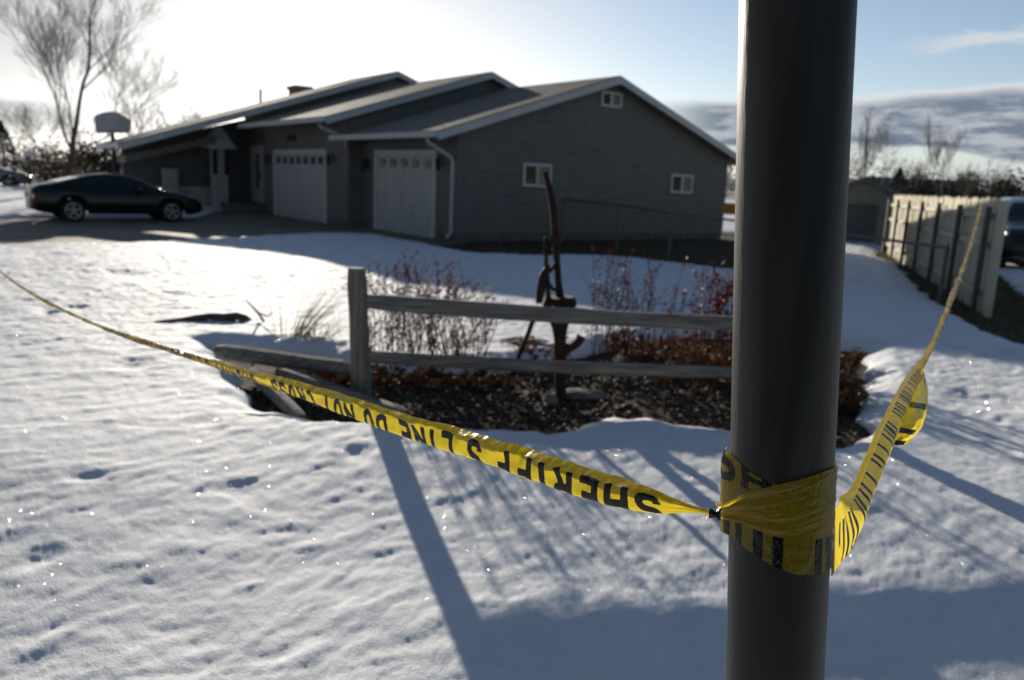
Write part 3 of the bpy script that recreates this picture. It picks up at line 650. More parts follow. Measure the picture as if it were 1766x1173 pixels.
for px, py, h, sp, st, sd_, lb in ((662, 632, .98, .16, 17, 21, 'tall red stemmed barberry just to the right of the fence post'), (712, 634, 1.0, .20, 22, 22, 'bushy red barberry rising well above the upper rail'),
        (762, 636, .92, .20, 20, 23, 'red barberry in the middle of the row with the most leaves'), (808, 640, .80, .30, 16, 24, 'barberry leaning right at the end of the row, with thin arching twigs'),
        ):
    x, y, z = bed_at(px, py); shrub(x, y, z, h, sp, st, lb, sd_, dens=26, leaf=.017, twig=6, rad=.005)
x, y, z = bed_at(800, 632); shrub(x, y, z, .86, .22, 5, 'sparse shrub with yellow leaves beside the red barberries', 31, mlf=m_leafy, dens=30, leaf=.02, twig=7, group=None, name='yellow_leaved_shrub')
for px, py, h, sp, st, sd_, lb in ((1036, 632, 1.22, .14, 12, 41, 'narrow upright barberry behind the pump spout'), (1076, 634, 1.05, .2, 13, 42, 'short barberry with bare tips between the pump and the pole'),
        (1126, 630, 1.15, .24, 9, 43, 'thin sparse barberry with a long leaning stem'),):
    x, y, z = bed_at(px, py); shrub(x, y, z, h, sp, st, lb, sd_, dens=20, leaf=.018, twig=6)
x, y, z = bed_at(1208, 612); shrub(x, y, z, .92, .28, 16, 'tangled dark red barberry between the leaning stem and the pole', 52, dens=44, leaf=.02, twig=8)
x, y, z = bed_at(1262, 618); shrub(x, y, z, .98, .34, 34, 'dense dark red barberry next to the steel pole', 51, dens=60, leaf=.022, twig=7)
for px, py, h, sp, st, sd_, lb in ((1120, 612, .24, .45, 50, 61, 'low rusty brown shrub spreading behind the upper rail'), (1220, 640, .34, .45, 60, 62, 'low rusty brown shrub close to the pole, tallest of the low ones'), (925, 626, .26, .16, 22, 63, 'small rusty brown tuft left of the pump'),
        (1180, 660, .12, .4, 30, 64, 'flat dark brown shrub below the lower rail'), (700, 660, .15, .30, 40, 65, 'dark brown ground shrub behind the foot of the fence post'), (800, 658, .13, .34, 40, 66, 'dark brown ground shrub under the middle of the lower rail'),
        (1426, 700, .28, .10, 60, 67, 'dark olive clump at the right end of the bed, past the pole'), (1440, 640, .26, .10, 40, 69, 'small dark clump behind the olive clump past the pole'), (590, 660, .16, .2, 24, 68, 'small brown tuft between the fallen rails')):
    x, y, z = bed_at(px, py); shrub(x, y, z, h, sp, st, lb, sd_, mst=m_stem2, mlf=m_leafb, dens=34, leaf=.022, base=.22, twig=5, group='low brown shrubs in the garden bed', name='low_shrub', top=0, upright=.8)
def tuft(px, py, h, n, spread, lean, label, seed, rad=.0035, z0=.0, base=.09):
    r_ = random.Random(seed); x, y, _ = atz(px, py, .05); z = z0; g = MB()
    for i in range(n):
        an = r_.uniform(0, 6.28); rr = base * r_.random(); hh = h * r_.uniform(.35, 1); o_ = np.array([x + rr * math.cos(an), y + rr * math.sin(an), z])
        d = np.array([math.cos(an) * spread * r_.random() + lean, math.sin(an) * spread * r_.random(), 0]) * hh
        g.tube([o_, o_ + d * .3 + (0, 0, hh * .5), o_ + d + (0, 0, hh)], [rad, rad * .8, rad * .3], 3, False)
    return tag(g.build('dry_grass_tuft', m_grass), label, 'grass', 'dry grass tufts in the snow')
tuft(512, 596, .62, 60, .5, .55, 'thick straw coloured grass tuft in a hollow of the snow left of the post', 71)
tuft(545, 600, .35, 40, .9, .3, 'short matted straw tuft at the foot of the thick one', 72)
tuft(486, 594, .62, 7, .18, -.05, 'few thin upright stalks left of the thick tuft', 73, rad=.003)
tuft(588, 590, .46, 9, .5, .2, 'thin pale stalks just left of the fence post', 74, rad=.003)
x, y, _ = atz(520, 600, .05)
# dead branch poking out of the snow
m_bark = mat('dead branch bark', (.05, .04, .032), (.12, .10, .085), rough=.9, scale=20)
t = thing('fallen_branch', atz(400, 552, .1), 'dead grey branch half buried in the snow left of the straw tuft', 'branch')
g = MB(); zb = .17
g.tube([atz(258, 556, .10), atz(285, 554, .13), atz(312, 552, .135), atz(340, 549, .15), atz(362, 546, .16), atz(385, 549, .15), atz(408, 546, .17), atz(424, 549, .15), atz(433, 553, .11)], [.008, .016, .022, .036, .034, .048, .042, .035, .012], 9).build('limb', m_bark, t)
g = MB(); g.tube([atz(456, 556, .12), atz(445, 540, .2), atz(436, 530, .28), atz(424, 518, .36)], [.014, .012, .010, .006], 6).tube([atz(445, 540, .2), atz(462, 546, .22), atz(470, 538, .26)], [.009, .007, .004], 5).build('twig', m_bark, t)

# ------------------------------------------------------------------ vehicles
m_tyre = mat('tyre rubber', (.012, .012, .012), (.02, .02, .02), rough=.85, scale=20)
m_rim = mat('alloy rim', (.28, .28, .29), rough=.3, metal=.9)
m_cglass = mat('dark car glass', (.012, .014, .016), rough=.04, spec=.7)
m_head = mat('lamp lens', (.5, .5, .5), rough=.1, spec=.8); m_tail = mat('red lamp lens', (.25, .01, .012), rough=.15)
m_plast = mat('black plastic', (.012, .012, .013), rough=.5)
def catmull(pts, n):
    pts = np.asarray(pts, float); t = np.concatenate([[0], np.cumsum(np.linalg.norm(np.diff(pts, axis=0), axis=1))]); q = np.linspace(0, t[-1], n)
    m = np.gradient(pts, t, axis=0); i = np.clip(np.searchsorted(t, q, 'right') - 1, 0, len(t) - 2); h = (t[i + 1] - t[i])[:, None]; s = ((q - t[i])[:, None]) / h
    return (2 * s ** 3 - 3 * s ** 2 + 1) * pts[i] + (s ** 3 - 2 * s ** 2 + s) * h * m[i] + (-2 * s ** 3 + 3 * s ** 2) * pts[i + 1] + (s ** 3 - s ** 2) * h * m[i + 1]
def make_car(name, loc, heading, label, paint, prof_top, prof_belt, Lc, Wd, hb, wheel_x, wr, cab, cat='car', group=None, pick=False, k=1.0):
    """prof_top: (x, z) of the roofline bonnet to boot; prof_belt: (x, z) of the shoulder line; x from rear 0 to nose Lc."""
    t = thing(name, loc, label, cat, group); Rz = np.array(Matrix.Rotation(heading, 3, 'Z')); lo = np.array(loc, float)
    fr = lambda x, y, z: tuple(Rz @ np.array([x - Lc / 2, y, z]) * k + lo)
    xs = np.linspace(0, Lc, 70); zt_ = np.interp(xs, *zip(*prof_top)); zb_ = np.interp(xs, *zip(*prof_belt))
    ker = np.array([1, 2, 3, 2, 1]) / 9; zt_ = np.convolve(np.pad(zt_, 2, 'edge'), ker, 'valid'); zb_ = np.convolve(np.pad(zb_, 2, 'edge'), ker, 'valid')
    end = np.minimum(xs, Lc - xs); wid = Wd / 2 * (1 - .20 * np.clip(1 - end / .75, 0, 1) ** 2)
    P = []
    for x, a, b, w in zip(xs, zt_, zb_, wid):
        lowz = hb + .10 * max(0, 1 - min(x, Lc - x) / .5) ** 2
        for wx in wheel_x:
            dx = abs(x - wx)
            if dx < wr * 1.16: lowz = max(lowz, wr + math.sqrt((wr * 1.16) ** 2 - dx * dx) * .98)
        lowz = min(lowz, b - .06); mid = (lowz + b) / 2
        wr_ = w * (.995 if a - b < .12 else 1 - .42 * min(1, (a - b) / .75))        # tumblehome of the cabin
        half = [(w * .90, lowz), (w * .985, lowz + .04), (w, mid), (w * .985, b - .03), (w * .955, b), (wr_ * (.99 if a - b > .12 else .9), a - min(.06, (a - b) * .3)), (wr_ * .86, a), (wr_ * .4, a + .015)]
        P.append([fr(x, y, z) for y, z in half] + [fr(x, -y, z) for y, z in half[::-1]])
    P = np.array(P); g = MB(); n = P.shape[1]
    f = [(i * n + j, i * n + j + 1, (i + 1) * n + j + 1, (i + 1) * n + j) for i in range(len(xs) - 1) for j in range(n - 1)]
    f += [tuple(range(n - 1, -1, -1)), tuple((len(xs) - 1) * n + j for j in range(n))]
    body = g.add(P.reshape(-1, 3), f).build('body', paint, t, smooth=True)
    # side glass, lying just proud of the cabin sides
    x0, x1 = cab; segs = [(x0 + (x1 - x0) * .02, x0 + (x1 - x0) * .36), (x0 + (x1 - x0) * .39, x0 + (x1 - x0) * .66), (x0 + (x1 - x0) * .69, x1)]
    for sgn in (1, -1):
        for a, b in segs:
            rows = []
            for x in np.linspace(a, b, 10):
                zt2 = np.interp(x, xs, zt_); zb2 = np.interp(x, xs, zb_); w = np.interp(x, xs, wid)
                if zt2 - zb2 < .1: zt2 = zb2 + .1
                wt = w * (1 - .42 * min(1, (zt2 - zb2) / .75)) * .99
                rows.append([fr(x, sgn * (w * .955 + (wt - w * .955) * q + .006), zb2 + (zt2 - .06 - zb2) * q) for q in (.06, .5, .93)])
            gl = grid_mesh(np.array(rows) if sgn < 0 else np.array(rows)[::-1], 'side_window', m_cglass, t)
        # door seams as thin dark slots, handles and mirror
        for x in (x0 + (x1 - x0) * .375, x0 + (x1 - x0) * .675):
            w = np.interp(x, xs, wid) * 1.0
            MB().box((x + .08, sgn * w - .012, np.interp(x, xs, zb_) - .13), (x + .28, sgn * w + .012, np.interp(x, xs, zb_) - .095), fr).build('door_handle', paint, t)
        xm = x1 - .12
        MB().box((xm - .10, sgn * Wd * .47, np.interp(xm, xs, zb_) + .02), (xm + .08, sgn * (Wd * .47 + .22), np.interp(xm, xs, zb_) + .16), fr).build('mirror', paint, t, bevel=.03)
        xl = Lc - .22
        MB().box((xl - .28, sgn * Wd * .30 - .16, .60), (xl + .1, sgn * Wd * .30 + .16, .72), fr).build('headlight', m_head, t, bevel=.03)
        zl = np.interp(.1, xs, zb_) - .16
        MB().box((-.015, sgn * Wd * .36 - .18, zl - .08), (.2, sgn * Wd * .36 + .13, zl + .06), fr).build('taillight', m_tail, t, bevel=.02)
    def screen(xa, xb, nm):
        rows = []
        for x in np.linspace(xa, xb, 8):
            z = np.interp(x, xs, zt_); zb2 = np.interp(x, xs, zb_); w = np.interp(x, xs, wid) * (1 - .42 * min(1, max(0, (z - zb2)) / .75)) * .82
            rows.append([fr(x, y * w, z + .022) for y in (-1, -.4, .4, 1)])
        grid_mesh(np.array(rows), nm, m_cglass, t)
    screen(x1 - .02, x1 + .62 if not pick else x1 + .4, 'windscreen'); screen(x0 - .35, x0 + .25, 'rear_window')
    for wx in wheel_x:
        for sgn in (1, -1):
            yo = sgn * Wd / 2 * .97; w = MB()
            w.tube([fr(wx, yo - sgn * .21, wr), fr(wx, yo - sgn * .20, wr), fr(wx, yo - sgn * .02, wr), fr(wx, yo, wr)], [wr * .86 * k, wr * k, wr * k, wr * .9 * k], 28)
            wh = w.build('wheel', m_tyre, t)
            r_ = MB(); c = np.array(fr(wx, yo + sgn * .004, wr)); ux = Rz @ np.array([1, 0, 0]); uz = np.array([0, 0, 1.0]); uy = Rz @ np.array([0, sgn, 0])
            for q in range(5):
                a = q * 2 * math.pi / 5 + .3; d = ux * math.cos(a) + uz * math.sin(a)
                r_.bar([c, c + d * wr * .66 * k], [.07, .05], .02, uy)
            th = np.linspace(0, 2 * math.pi, 25); r_.tube([c + (ux * math.cos(a) + uz * math.sin(a)) * wr * .66 * k for a in th], .02, 5, False)
            r_.build('rim', m_rim, wh)
    return t
m_cblack = mat('black car paint', (.010, .010, .011), rough=.28, coat=.25, spec=.4)
m_cwhite = mat('white car paint', (.60, .61, .62), rough=.3, coat=.5); m_cgreen = mat('dark green car paint', (.012, .022, .018), rough=.3, coat=.6); m_csilver = mat('silver car paint', (.22, .23, .24), rough=.35, metal=.5, coat=.4)
hd = math.radians(40); ra_ = CAM + ray(128, 380) / (ray(128, 380) @ np.array([0, 1.0, 0])) * 21.75; ra_[2] = 0; hv = np.array([math.cos(hd), math.sin(hd), 0])
sed_top = [(0, .92), (.15, 1.06), (.5, 1.12), (1.0, 1.25), (1.6, 1.41), (2.1, 1.46), (2.6, 1.44), (3.0, 1.33), (3.55, 1.03), (3.7, .99), (4.3, .90), (4.75, .76), (4.88, .55)]
sed_belt = [(0, .86), (.2, .97), (1, .96), (3.0, .93), (3.6, .92), (4.3, .84), (4.75, .70), (4.88, .50)]
side = np.array([-math.sin(hd), math.cos(hd), 0]); carc = ra_ + hv * (4.88 / 2 - 1.0) * .9 + side * .8
make_car('parked_car', (carc[0], carc[1], .0), hd, 'black fastback sedan parked on the driveway in front of the house', m_cblack, sed_top, sed_belt, 4.88, 1.82, .24, (1.0, 3.86), .335, (1.0, 3.0), k=.9)
suv_top = [(0, 1.0), (.1, 1.5), (.35, 1.68), (1.2, 1.74), (2.4, 1.72), (2.9, 1.6), (3.4, 1.22), (3.6, 1.12), (4.4, 1.05), (4.7, .9), (4.8, .6)]
suv_belt = [(0, .95), (.1, 1.08), (3.3, 1.06), (3.6, 1.06), (4.4, .98), (4.7, .84), (4.8, .55)]
p = atd(1786, 345, 20.0)
make_car('parked_car', (p[0], p[1], 0), math.radians(-112), 'dark green wagon parked beyond the board fence', m_cgreen, suv_top, suv_belt, 4.8, 1.86, .28, (.95, 3.85), .36, (.4, 2.9))
p = atd(1795, 345, 28)
make_car('parked_car', (p[0] + 1.5, p[1] + 1.0, 0), 2.7, 'white van shaped car parked behind the dark green wagon', m_cwhite, suv_top, suv_belt, 4.8, 1.86, .28, (.95, 3.85), .36, (.4, 2.9))
p = atz(-30, 322)
make_car('parked_car', (p[0], p[1], 0), .4, 'silver car far off at the edge of the snow behind the black sedan', m_csilver, sed_top, sed_belt, 4.88, 1.82, .24, (1.0, 3.86), .335, (1.0, 3.0))

# ------------------------------------------------------------------ basketball hoop behind the car
m_bb = mat('backboard', (.33, .34, .35), (.40, .41, .42), rough=.4, scale=3); m_hpole = mat('hoop pole', (.03, .03, .032), rough=.5, metal=.4); m_orange = mat('orange rim', (.45, .10, .02), rough=.5)
hD = 29.0; HBASE = atd(191, 300, hD); hb_ = thing('basketball_hoop', (HBASE[0], HBASE[1], 0), 'basketball hoop with a pale fan shaped backboard behind the black sedan', 'basketball hoop')
hy = HBASE[1]
def hq(px, py, dy=0): return atp(px, py, (0, hy + dy, 0), np.array([0, 1.0, 0]))
MB().tube([(HBASE[0], hy + .3, -.1), (HBASE[0], hy + .3, 2.4), hq(191, 215, .12)], .07, 10).build('pole', m_hpole, hb_)
o = MB().prism([hq(x, y) for x, y in ((166, 230), (161, 205), (166, 198), (180, 193), (194, 192), (208, 195), (221, 203), (226, 210), (223, 229))], (0, .05, 0)).build('backboard', m_bb, hb_)
c = hq(192, 226, -.28); g = MB(); th = np.linspace(0, 2 * math.pi, 25); g.tube([c + np.array([.23 * math.cos(a), .23 * math.sin(a), 0]) for a in th], .012, 6, False); g.build('rim', m_orange, o)

# ------------------------------------------------------------------ street sign-like lamp far left
sl = atd(50, 300, 42); t = thing('street_lamp', (sl[0], sl[1], 0), 'short lamp post with a white boxy head far off at the left', 'lamp')
zz = atd(50, 270, 42)[2]
MB().tube([(sl[0], sl[1], -.1), (sl[0], sl[1], zz)], .05, 8).build('post', m_hpole, t)
MB().prism([(sl[0] - .28, sl[1], zz), (sl[0] + .28, sl[1], zz), (sl[0] + .22, sl[1], zz + .3), (sl[0] - .22, sl[1], zz + .3)], (0, .35, 0)).build('lamp_head', m_cwhite, t)

# ------------------------------------------------------------------ play set glimpsed behind the house
po = atd(1258, 383, 29); pg = thing('play_set', (po[0], po[1], 0), 'orange and white wooden play box behind the right corner of the house', 'play set')
m_or = wood_mat('orange boards', (.42, .16, .04), (.55, .24, .07), 2)
MB().box((po[0] - .35, po[1], .75), (po[0] + 1.2, po[1] + .9, 1.15)).build('box', m_or, pg, bevel=.02)
MB().box((po[0] - .38, po[1] + .02, -.02), (po[0] - .28, po[1] + .12, 1.25)).build('leg', m_trim, pg)
MB().box((po[0] + 1.12, po[1] + .02, -.02), (po[0] + 1.22, po[1] + .12, 1.25)).build('leg', m_trim, pg)

# ------------------------------------------------------------------ trees
m_tbark = mat('bare tree bark', (.05, .043, .038), (.12, .105, .09), rough=.9, scale=6, stretch=(1, 1, .3))
m_twig = mat('bare twigs', (.055, .042, .036), (.10, .08, .065), rough=.9, scale=4); m_twigo = mat('tawny twigs', (.13, .075, .035), (.22, .14, .07), rough=.9, scale=3)
m_conif = mat('dark needles', (.008, .014, .009), (.022, .034, .020), rough=.9, scale=3); m_ever = mat('olive foliage', (.015, .017, .009), (.05, .045, .02), rough=.9, scale=2)
def bare_tree(x, y, h, label, seed, trunk_r=.16, spread=.55, levels=5, fork=.25, lean=0.0, group='bare trees in the distance', mtw=None, name='bare_tree', twr=.012, kids=(3, 4), upward=.35):
    r_ = random.Random(seed); t = thing(name, (x, y, 0), label, 'tree', group); T = MB(); B = MB(); Tw = MB()
    def grow(p, d, ln, rad, lv):
        n = 5; pts = [p]; dd = d.copy()
        for i in range(n):
            dd = dd + np.array([r_.gauss(0, .10), r_.gauss(0, .10), r_.gauss(0, .05) + upward * .08]); dd /= np.linalg.norm(dd); pts.append(pts[-1] + dd * ln / n)
        tgt = T if lv == levels else (B if lv > 1 else Tw)
        tgt.tube(pts, np.linspace(rad, rad * .62, n + 1), 7 if lv == levels else (5 if lv > 1 else 3), False)
        if lv == 0: return
        nk = r_.randint(*kids)
        for k in range(nk):
            last = k == 0; q = 1.0 if last else r_.uniform(.35, .98); i = min(int(q * n), n - 1); o_ = pts[i] + (pts[i + 1] - pts[i]) * (q * n - i)
            v = np.array([r_.gauss(0, 1), r_.gauss(0, 1), r_.gauss(0, .5)]); v -= dd * (v @ dd); v /= np.linalg.norm(v) + 1e-9
            nd_ = dd * (1 if last else .72) + v * spread * (r_.uniform(.1, .5) if last else r_.uniform(.7, 1.25)) + np.array([0, 0, upward * .5]); nd_ /= np.linalg.norm(nd_)
            grow(o_, nd_, ln * r_.uniform(.62, .82), max(twr * .4, rad * (.62 if last else r_.uniform(.30, .46))), lv - 1)
    grow(np.array([x, y, -.1]), np.array([lean, 0, 1.0]), h * fork, trunk_r, levels)
    T.build('trunk', m_tbark, t); c_ = B.build('branches', m_tbark, t); Tw.build('twigs', mtw or m_twig, t); return t
def at_base(px, dep): p = atd(px, 300, dep); return p[0], p[1]
x, y = at_base(112, 40); bare_tree(x, y, 13.5, 'tall bare cottonwood with open spreading limbs at the left edge', 8, .17, .56, 6, .27, group=None, kids=(4, 4), twr=.012, upward=.42, lean=-.08)
for i, (px, dep, h, lb, tw) in enumerate(((236, 34, 5.6, 'bare round topped tree just right of the basketball backboard', m_twigo), (285, 36, 5.6, 'bushy bare tree over the low porch roof', m_twig), (332, 38, 5.8, 'bare tree rising behind the left end of the house roof', m_twig),
        (140, 52, 6.0, 'tawny bare tree at the foot of the cottonwood', m_twigo), (70, 70, 8.5, 'grey bare tree left of the cottonwood trunk', m_twig), (28, 75, 8.0, 'pale bare tree at the left edge above the far snow', m_twigo),
        (1478, 62, 9.2, 'tall thin bare tree close to the right edge of the steel pole', m_twig), (1520, 66, 8.0, 'broad bare tree behind the tan shed', m_twig), (1575, 80, 7.0, 'pale low bare tree right of the dark conifer', m_twigo), (1632, 60, 8.2, 'slender bare tree with a narrow top above the board fence', m_twig),
        (1668, 64, 5.4, 'low bushy bare tree above the end of the board fence', m_twig), (1700, 72, 6.2, 'round headed bare tree above the near end of the board fence', m_twig), (1495, 90, 8.0, 'faint bare tree deep behind the tan shed', m_twig))):
    x, y = at_base(px, dep); bare_tree(x, y, h * (1.2 if i < 3 else 1.3), lb, 100 + i, .075, .62 if i not in (6, 9) else .34, 5, .24, mtw=tw, kids=(3, 4), twr=.016, upward=.35 if i not in (6, 9) else .8)
def conifer(x, y, h, r, label, seed):
    r_ = random.Random(seed); t = thing('conifer', (x, y, 0), label, 'tree', 'dark conifers'); MB().tube([(x, y, -.1), (x, y, h * .95)], [.14, .02], 8).build('trunk', m_tbark, t); g = MB()
    for i in range(1500):
        q = r_.random() ** .8; z = h * (.06 + .94 * q); rr = r * (1 - q) ** .85 * (r_.uniform(.55, 1.05)) * (1 + .15 * math.sin(q * 40)); an = r_.uniform(0, 6.28); c = np.array([x + rr * math.cos(an), y + rr * math.sin(an), z - rr * .15])
        s = h * .035 * r_.uniform(.6, 1.3); g.add((LEAFQ * (s, s * .6, s)) @ rot_rand(r_).T + c, [(0, 1, 2, 3)])
    g.build('crown', m_conif, t); return t
x, y = at_base(8, 66); conifer(x, y, 4.6, 1.7, 'dark cone shaped conifer at the left edge', 1)
x, y = at_base(1552, 62); conifer(x, y, 3.9, 1.5, 'dark conifer standing up behind the middle of the board fence', 2)
x, y = at_base(1498, 50); conifer(x, y, 2.8, 1.6, 'squat dark conifer behind the tan shed', 3)
def round_bush(x, y, h, r, label, seed, m, n=1600, group='rounded evergreen and tawny bushes'):
    r_ = random.Random(seed); t = thing('bush', (x, y, 0), label, 'bush', group); S = MB(); g = MB(); cl = [(r_.uniform(-.6, .6) * r, r_.uniform(-.6, .6) * r, h * r_.uniform(.3, .8), r * r_.uniform(.3, .55)) for _ in range(9)]
    for cx2, cy2, cz2, cr in cl: S.tube([(x, y, -.05), (x + cx2 * .5, y + cy2 * .5, cz2 * .5), (x + cx2, y + cy2, cz2)], [.04, .03, .015], 5)
    for i in range(n):
        cx2, cy2, cz2, cr = r_.choice(cl); v = np.array([r_.gauss(0, 1) for _ in range(3)]); v /= np.linalg.norm(v); c = np.array([x + cx2, y + cy2, cz2]) + v * cr * r_.uniform(.5, 1.1) * np.array([1, 1, .8])
        if c[2] < .05: continue
        s = h * .04 * r_.uniform(.5, 1.4); g.add((LEAFQ * s) @ rot_rand(r_).T + c, [(0, 1, 2, 3)])
    S.build('stems', m_tbark, t); g.build('foliage', m, t); return t
for px, dep, h, r, lb, m in ((1742, 58, 3.6, 2.2, 'dark round evergreen above the parked cars', m_ever), (1800, 60, 3.8, 2.6, 'dark evergreen at the right edge of the view', m_ever), (100, 48, 2.3, 2.2, 'tawny bush under the cottonwood', m_twigo), (150, 46, 2.8, 2.2, 'tawny bush between the cottonwood and the backboard', m_twigo),
        (215, 40, 2.8, 2.0, 'dark olive bush below the backboard', m_ever), (70, 44, 1.6, 1.5, 'low dark bush behind the boot of the black sedan', m_ever), (255, 42, 2.6, 1.8, 'dark bush left of the porch', m_ever), (1610, 75, 4.4, 3.4, 'dark brown bush over the middle of the board fence', m_ever), (1660, 78, 4.6, 3.4, 'dark brown bush over the near part of the board fence', m_ever), (40, 90, 3.2, 4.0, 'wide dark hedge far behind the silver car', m_ever), (120, 95, 3.4, 4.5, 'wide dark hedge far behind the cottonwood', m_ever)):
    x, y = at_base(px, dep); round_bush(x, y, h, r, lb, int(px), m)
# far woods that read as one dark mass low on the horizon
g = MB(); r_ = random.Random(9)
for i in range(30000):
    px = r_.choice((r_.uniform(-600, 420), r_.uniform(400, 1400), r_.uniform(1380, 2300), r_.uniform(1380, 2300))); dep = r_.uniform(130, 260); x, y = at_base(px, dep); hh = (6.5 + 5 * perlin(np.array([x / 14.0]), np.array([y / 30.0]))[0]) * r_.random() ** 1.5; s = r_.uniform(.2, .45)
    g.add((LEAFQ * s) @ rot_rand(r_).T + (x, y, max(.2, hh)), [(0, 1, 2, 3)])
tag(g.build('distant_woods', m_twig), 'low brown woods along the far edge of the snow', 'woods', kind='stuff')
# a neighbour's house low between the trees
nx, ny = at_base(1600, 110); nh = thing('far_house', (nx, ny, 0), 'low distant house with a snowy roof between the bare trees', 'house')
MB().box((nx - 7, ny, -.1), (nx + 7, ny + 7, 2.6)).build('wall', m_shed, nh)
MB().prism([(nx - 7.4, ny - .5, 2.61), (nx - 7.4, ny + 7.5, 2.61), (nx - 7.4, ny + 3.5, 4.4)], (14.8, 0, 0)).build('roof', m_rock, nh)

# ------------------------------------------------------------------ the steel pole
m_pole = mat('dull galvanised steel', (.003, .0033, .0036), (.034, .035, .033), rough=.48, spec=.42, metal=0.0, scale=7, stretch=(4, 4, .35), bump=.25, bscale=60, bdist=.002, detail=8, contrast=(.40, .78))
PA, PBt = atd(1375, 0, .834), atd(1335, 1173, 1.0); pax = (PA - PBt) / np.linalg.norm(PA - PBt)
tb = (-.1 - PBt[2]) / pax[2]; tt = (4.2 - PBt[2]) / pax[2]; p_lo, p_hi = PBt + pax * tb, PBt + pax * tt
PRAD = .0585
pole = thing('steel_pole', tuple(PBt + pax * ((0 - PBt[2]) / pax[2])), 'thick dull grey steel pole in the foreground with caution tape tied round it', 'pole')
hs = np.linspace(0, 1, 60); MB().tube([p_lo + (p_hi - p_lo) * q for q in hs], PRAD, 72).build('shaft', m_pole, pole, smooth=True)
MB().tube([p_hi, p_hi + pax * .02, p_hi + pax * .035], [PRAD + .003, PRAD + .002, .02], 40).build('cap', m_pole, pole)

# ------------------------------------------------------------------ the barrier tape
TW = .078
def seg(*a): return [('s',) + a]
def poly_(pts): return [('s', *pts[i], *pts[i + 1]) for i in range(len(pts) - 1)]
def arc(cx2, cy2, rx, ry, a0, a1, n=10):
    t = np.radians(np.linspace(a0, a1, n)); return poly_([(cx2 + rx * math.cos(a), cy2 + ry * math.sin(a)) for a in t])
_S = poly_([(.86, .74), (.86, .82), (.70, .92), (.5, .93), (.28, .92), (.15, .8), (.15, .66), (.28, .55), (.70, .46), (.85, .34), (.85, .2), (.72, .08), (.5, .07), (.30, .08), (.14, .18), (.14, .27)])
GLY = {'S': _S, 'H': seg(.13, 0, .13, 1) + seg(.87, 0, .87, 1) + seg(.13, .5, .87, .5), 'E': seg(.14, 0, .14, 1) + seg(.14, .08, .92, .08) + seg(.14, .92, .92, .92) + seg(.14, .5, .8, .5),
       'R': seg(.13, 0, .13, 1) + poly_([(.13, .92), (.6, .92), (.82, .84), (.86, .72), (.82, .58), (.6, .49), (.13, .49)]) + seg(.5, .49, .88, 0), 'I': seg(.5, 0, .5, 1), 'F': seg(.14, 0, .14, 1) + seg(.14, .92, .92, .92) + seg(.14, .5, .78, .5),
       "'": seg(.5, .7, .5, 1), 'L': seg(.14, 0, .14, 1) + seg(.14, .08, .9, .08), 'N': seg(.13, 0, .13, 1) + seg(.87, 0, .87, 1) + seg(.15, .95, .85, .05), 'O': arc(.5, .5, .37, .43, 0, 360, 20),
       'D': seg(.13, 0, .13, 1) + poly_([(.13, .92), (.5, .92), (.78, .82), (.87, .62), (.87, .38), (.78, .18), (.5, .08), (.13, .08)]), 'T': seg(.5, 0, .5, 1) + seg(.02, .92, .98, .92), 'C': arc(.52, .5, .38, .43, 48, 312, 16), ' ': []}
WORDS = "SHERIFF'S LINE DO NOT CROSS   "
ADV = {"'": .018, 'I': .034, ' ': .028}; LW, LH, ST = .037, .050, .0118
_adv = [ADV.get(c, .049) for c in WORDS]; _pos = np.concatenate([[0], np.cumsum(_adv)]); PERIOD = _pos[-1]
def ink(s, v, v0=.014):
    """signed distance (m) to the lettering: s runs along the reading direction, v across, letter feet at v0"""
    out = np.full(s.shape, -.05); sm = np.mod(s, PERIOD)
    for c, p, a in zip(WORDS, _pos[:-1], _adv):
        if c == ' ': continue
        w = {'I': .022, "'": .008}.get(c, LW); k = (sm > p - .006) & (sm < p + a + .006)
        if not k.any(): continue
        x = sm[k] - p - .004; y = v[k] - v0; best = np.full(x.shape, 1.0)
        for _, x0, y0, x1, y1 in GLY[c]:
            x0, x1 = x0 * w, x1 * w; y0, y1 = y0 * LH, y1 * LH; L_ = math.hypot(x1 - x0, y1 - y0) + 1e-9; ux, uy = (x1 - x0) / L_, (y1 - y0) / L_
            al = (x - x0) * ux + (y - y0) * uy; pe = np.abs(-(x - x0) * uy + (y - y0) * ux) - ST / 2; ex = .0012 if L_ < .02 else 0
            al = np.abs(al - L_ / 2) - L_ / 2 - ex; best = np.minimum(best, np.maximum(pe, al))
        out[k] = np.maximum(out[k], -best)
    return out
m_tape = bpy.data.materials.new('yellow barrier film'); m_tape.use_nodes = True
nd, lk = nodes(m_tape); b = nd['Principled BSDF']
at_ = nd.new('ShaderNodeAttribute'); at_.attribute_name = 'ink'; fac = mrange(at_.outputs['Fac'], -.0004, .0004, 0, 1, lk, nd)
tcx = nd.new('ShaderNodeTexCoord'); nz = nd.new('ShaderNodeTexNoise'); lk.new(tcx.outputs['Object'], nz.inputs['Vector']); nz.inputs['Scale'].default_value = 55; nz.inputs['Detail'].default_value = 3
bp = nd.new('ShaderNodeBump'); bp.inputs['Strength'].default_value = .6; bp.inputs['Distance'].default_value = .004; lk.new(nz.outputs['Fac'], bp.inputs['Height']); lk.new(bp.outputs[0], b.inputs['Normal'])
cm = nd.new('ShaderNodeMix'); cm.data_type = 'RGBA'; lk.new(fac, cm.inputs['Factor']); cm.inputs['A'].default_value = (.36, .27, .006, 1); cm.inputs['B'].default_value = (.010, .010, .011, 1)
lk.new(cm.outputs['Result'], b.inputs['Base Color']); b.inputs['Roughness'].default_value = .17; b.inputs['Specular IOR Level'].default_value = .7
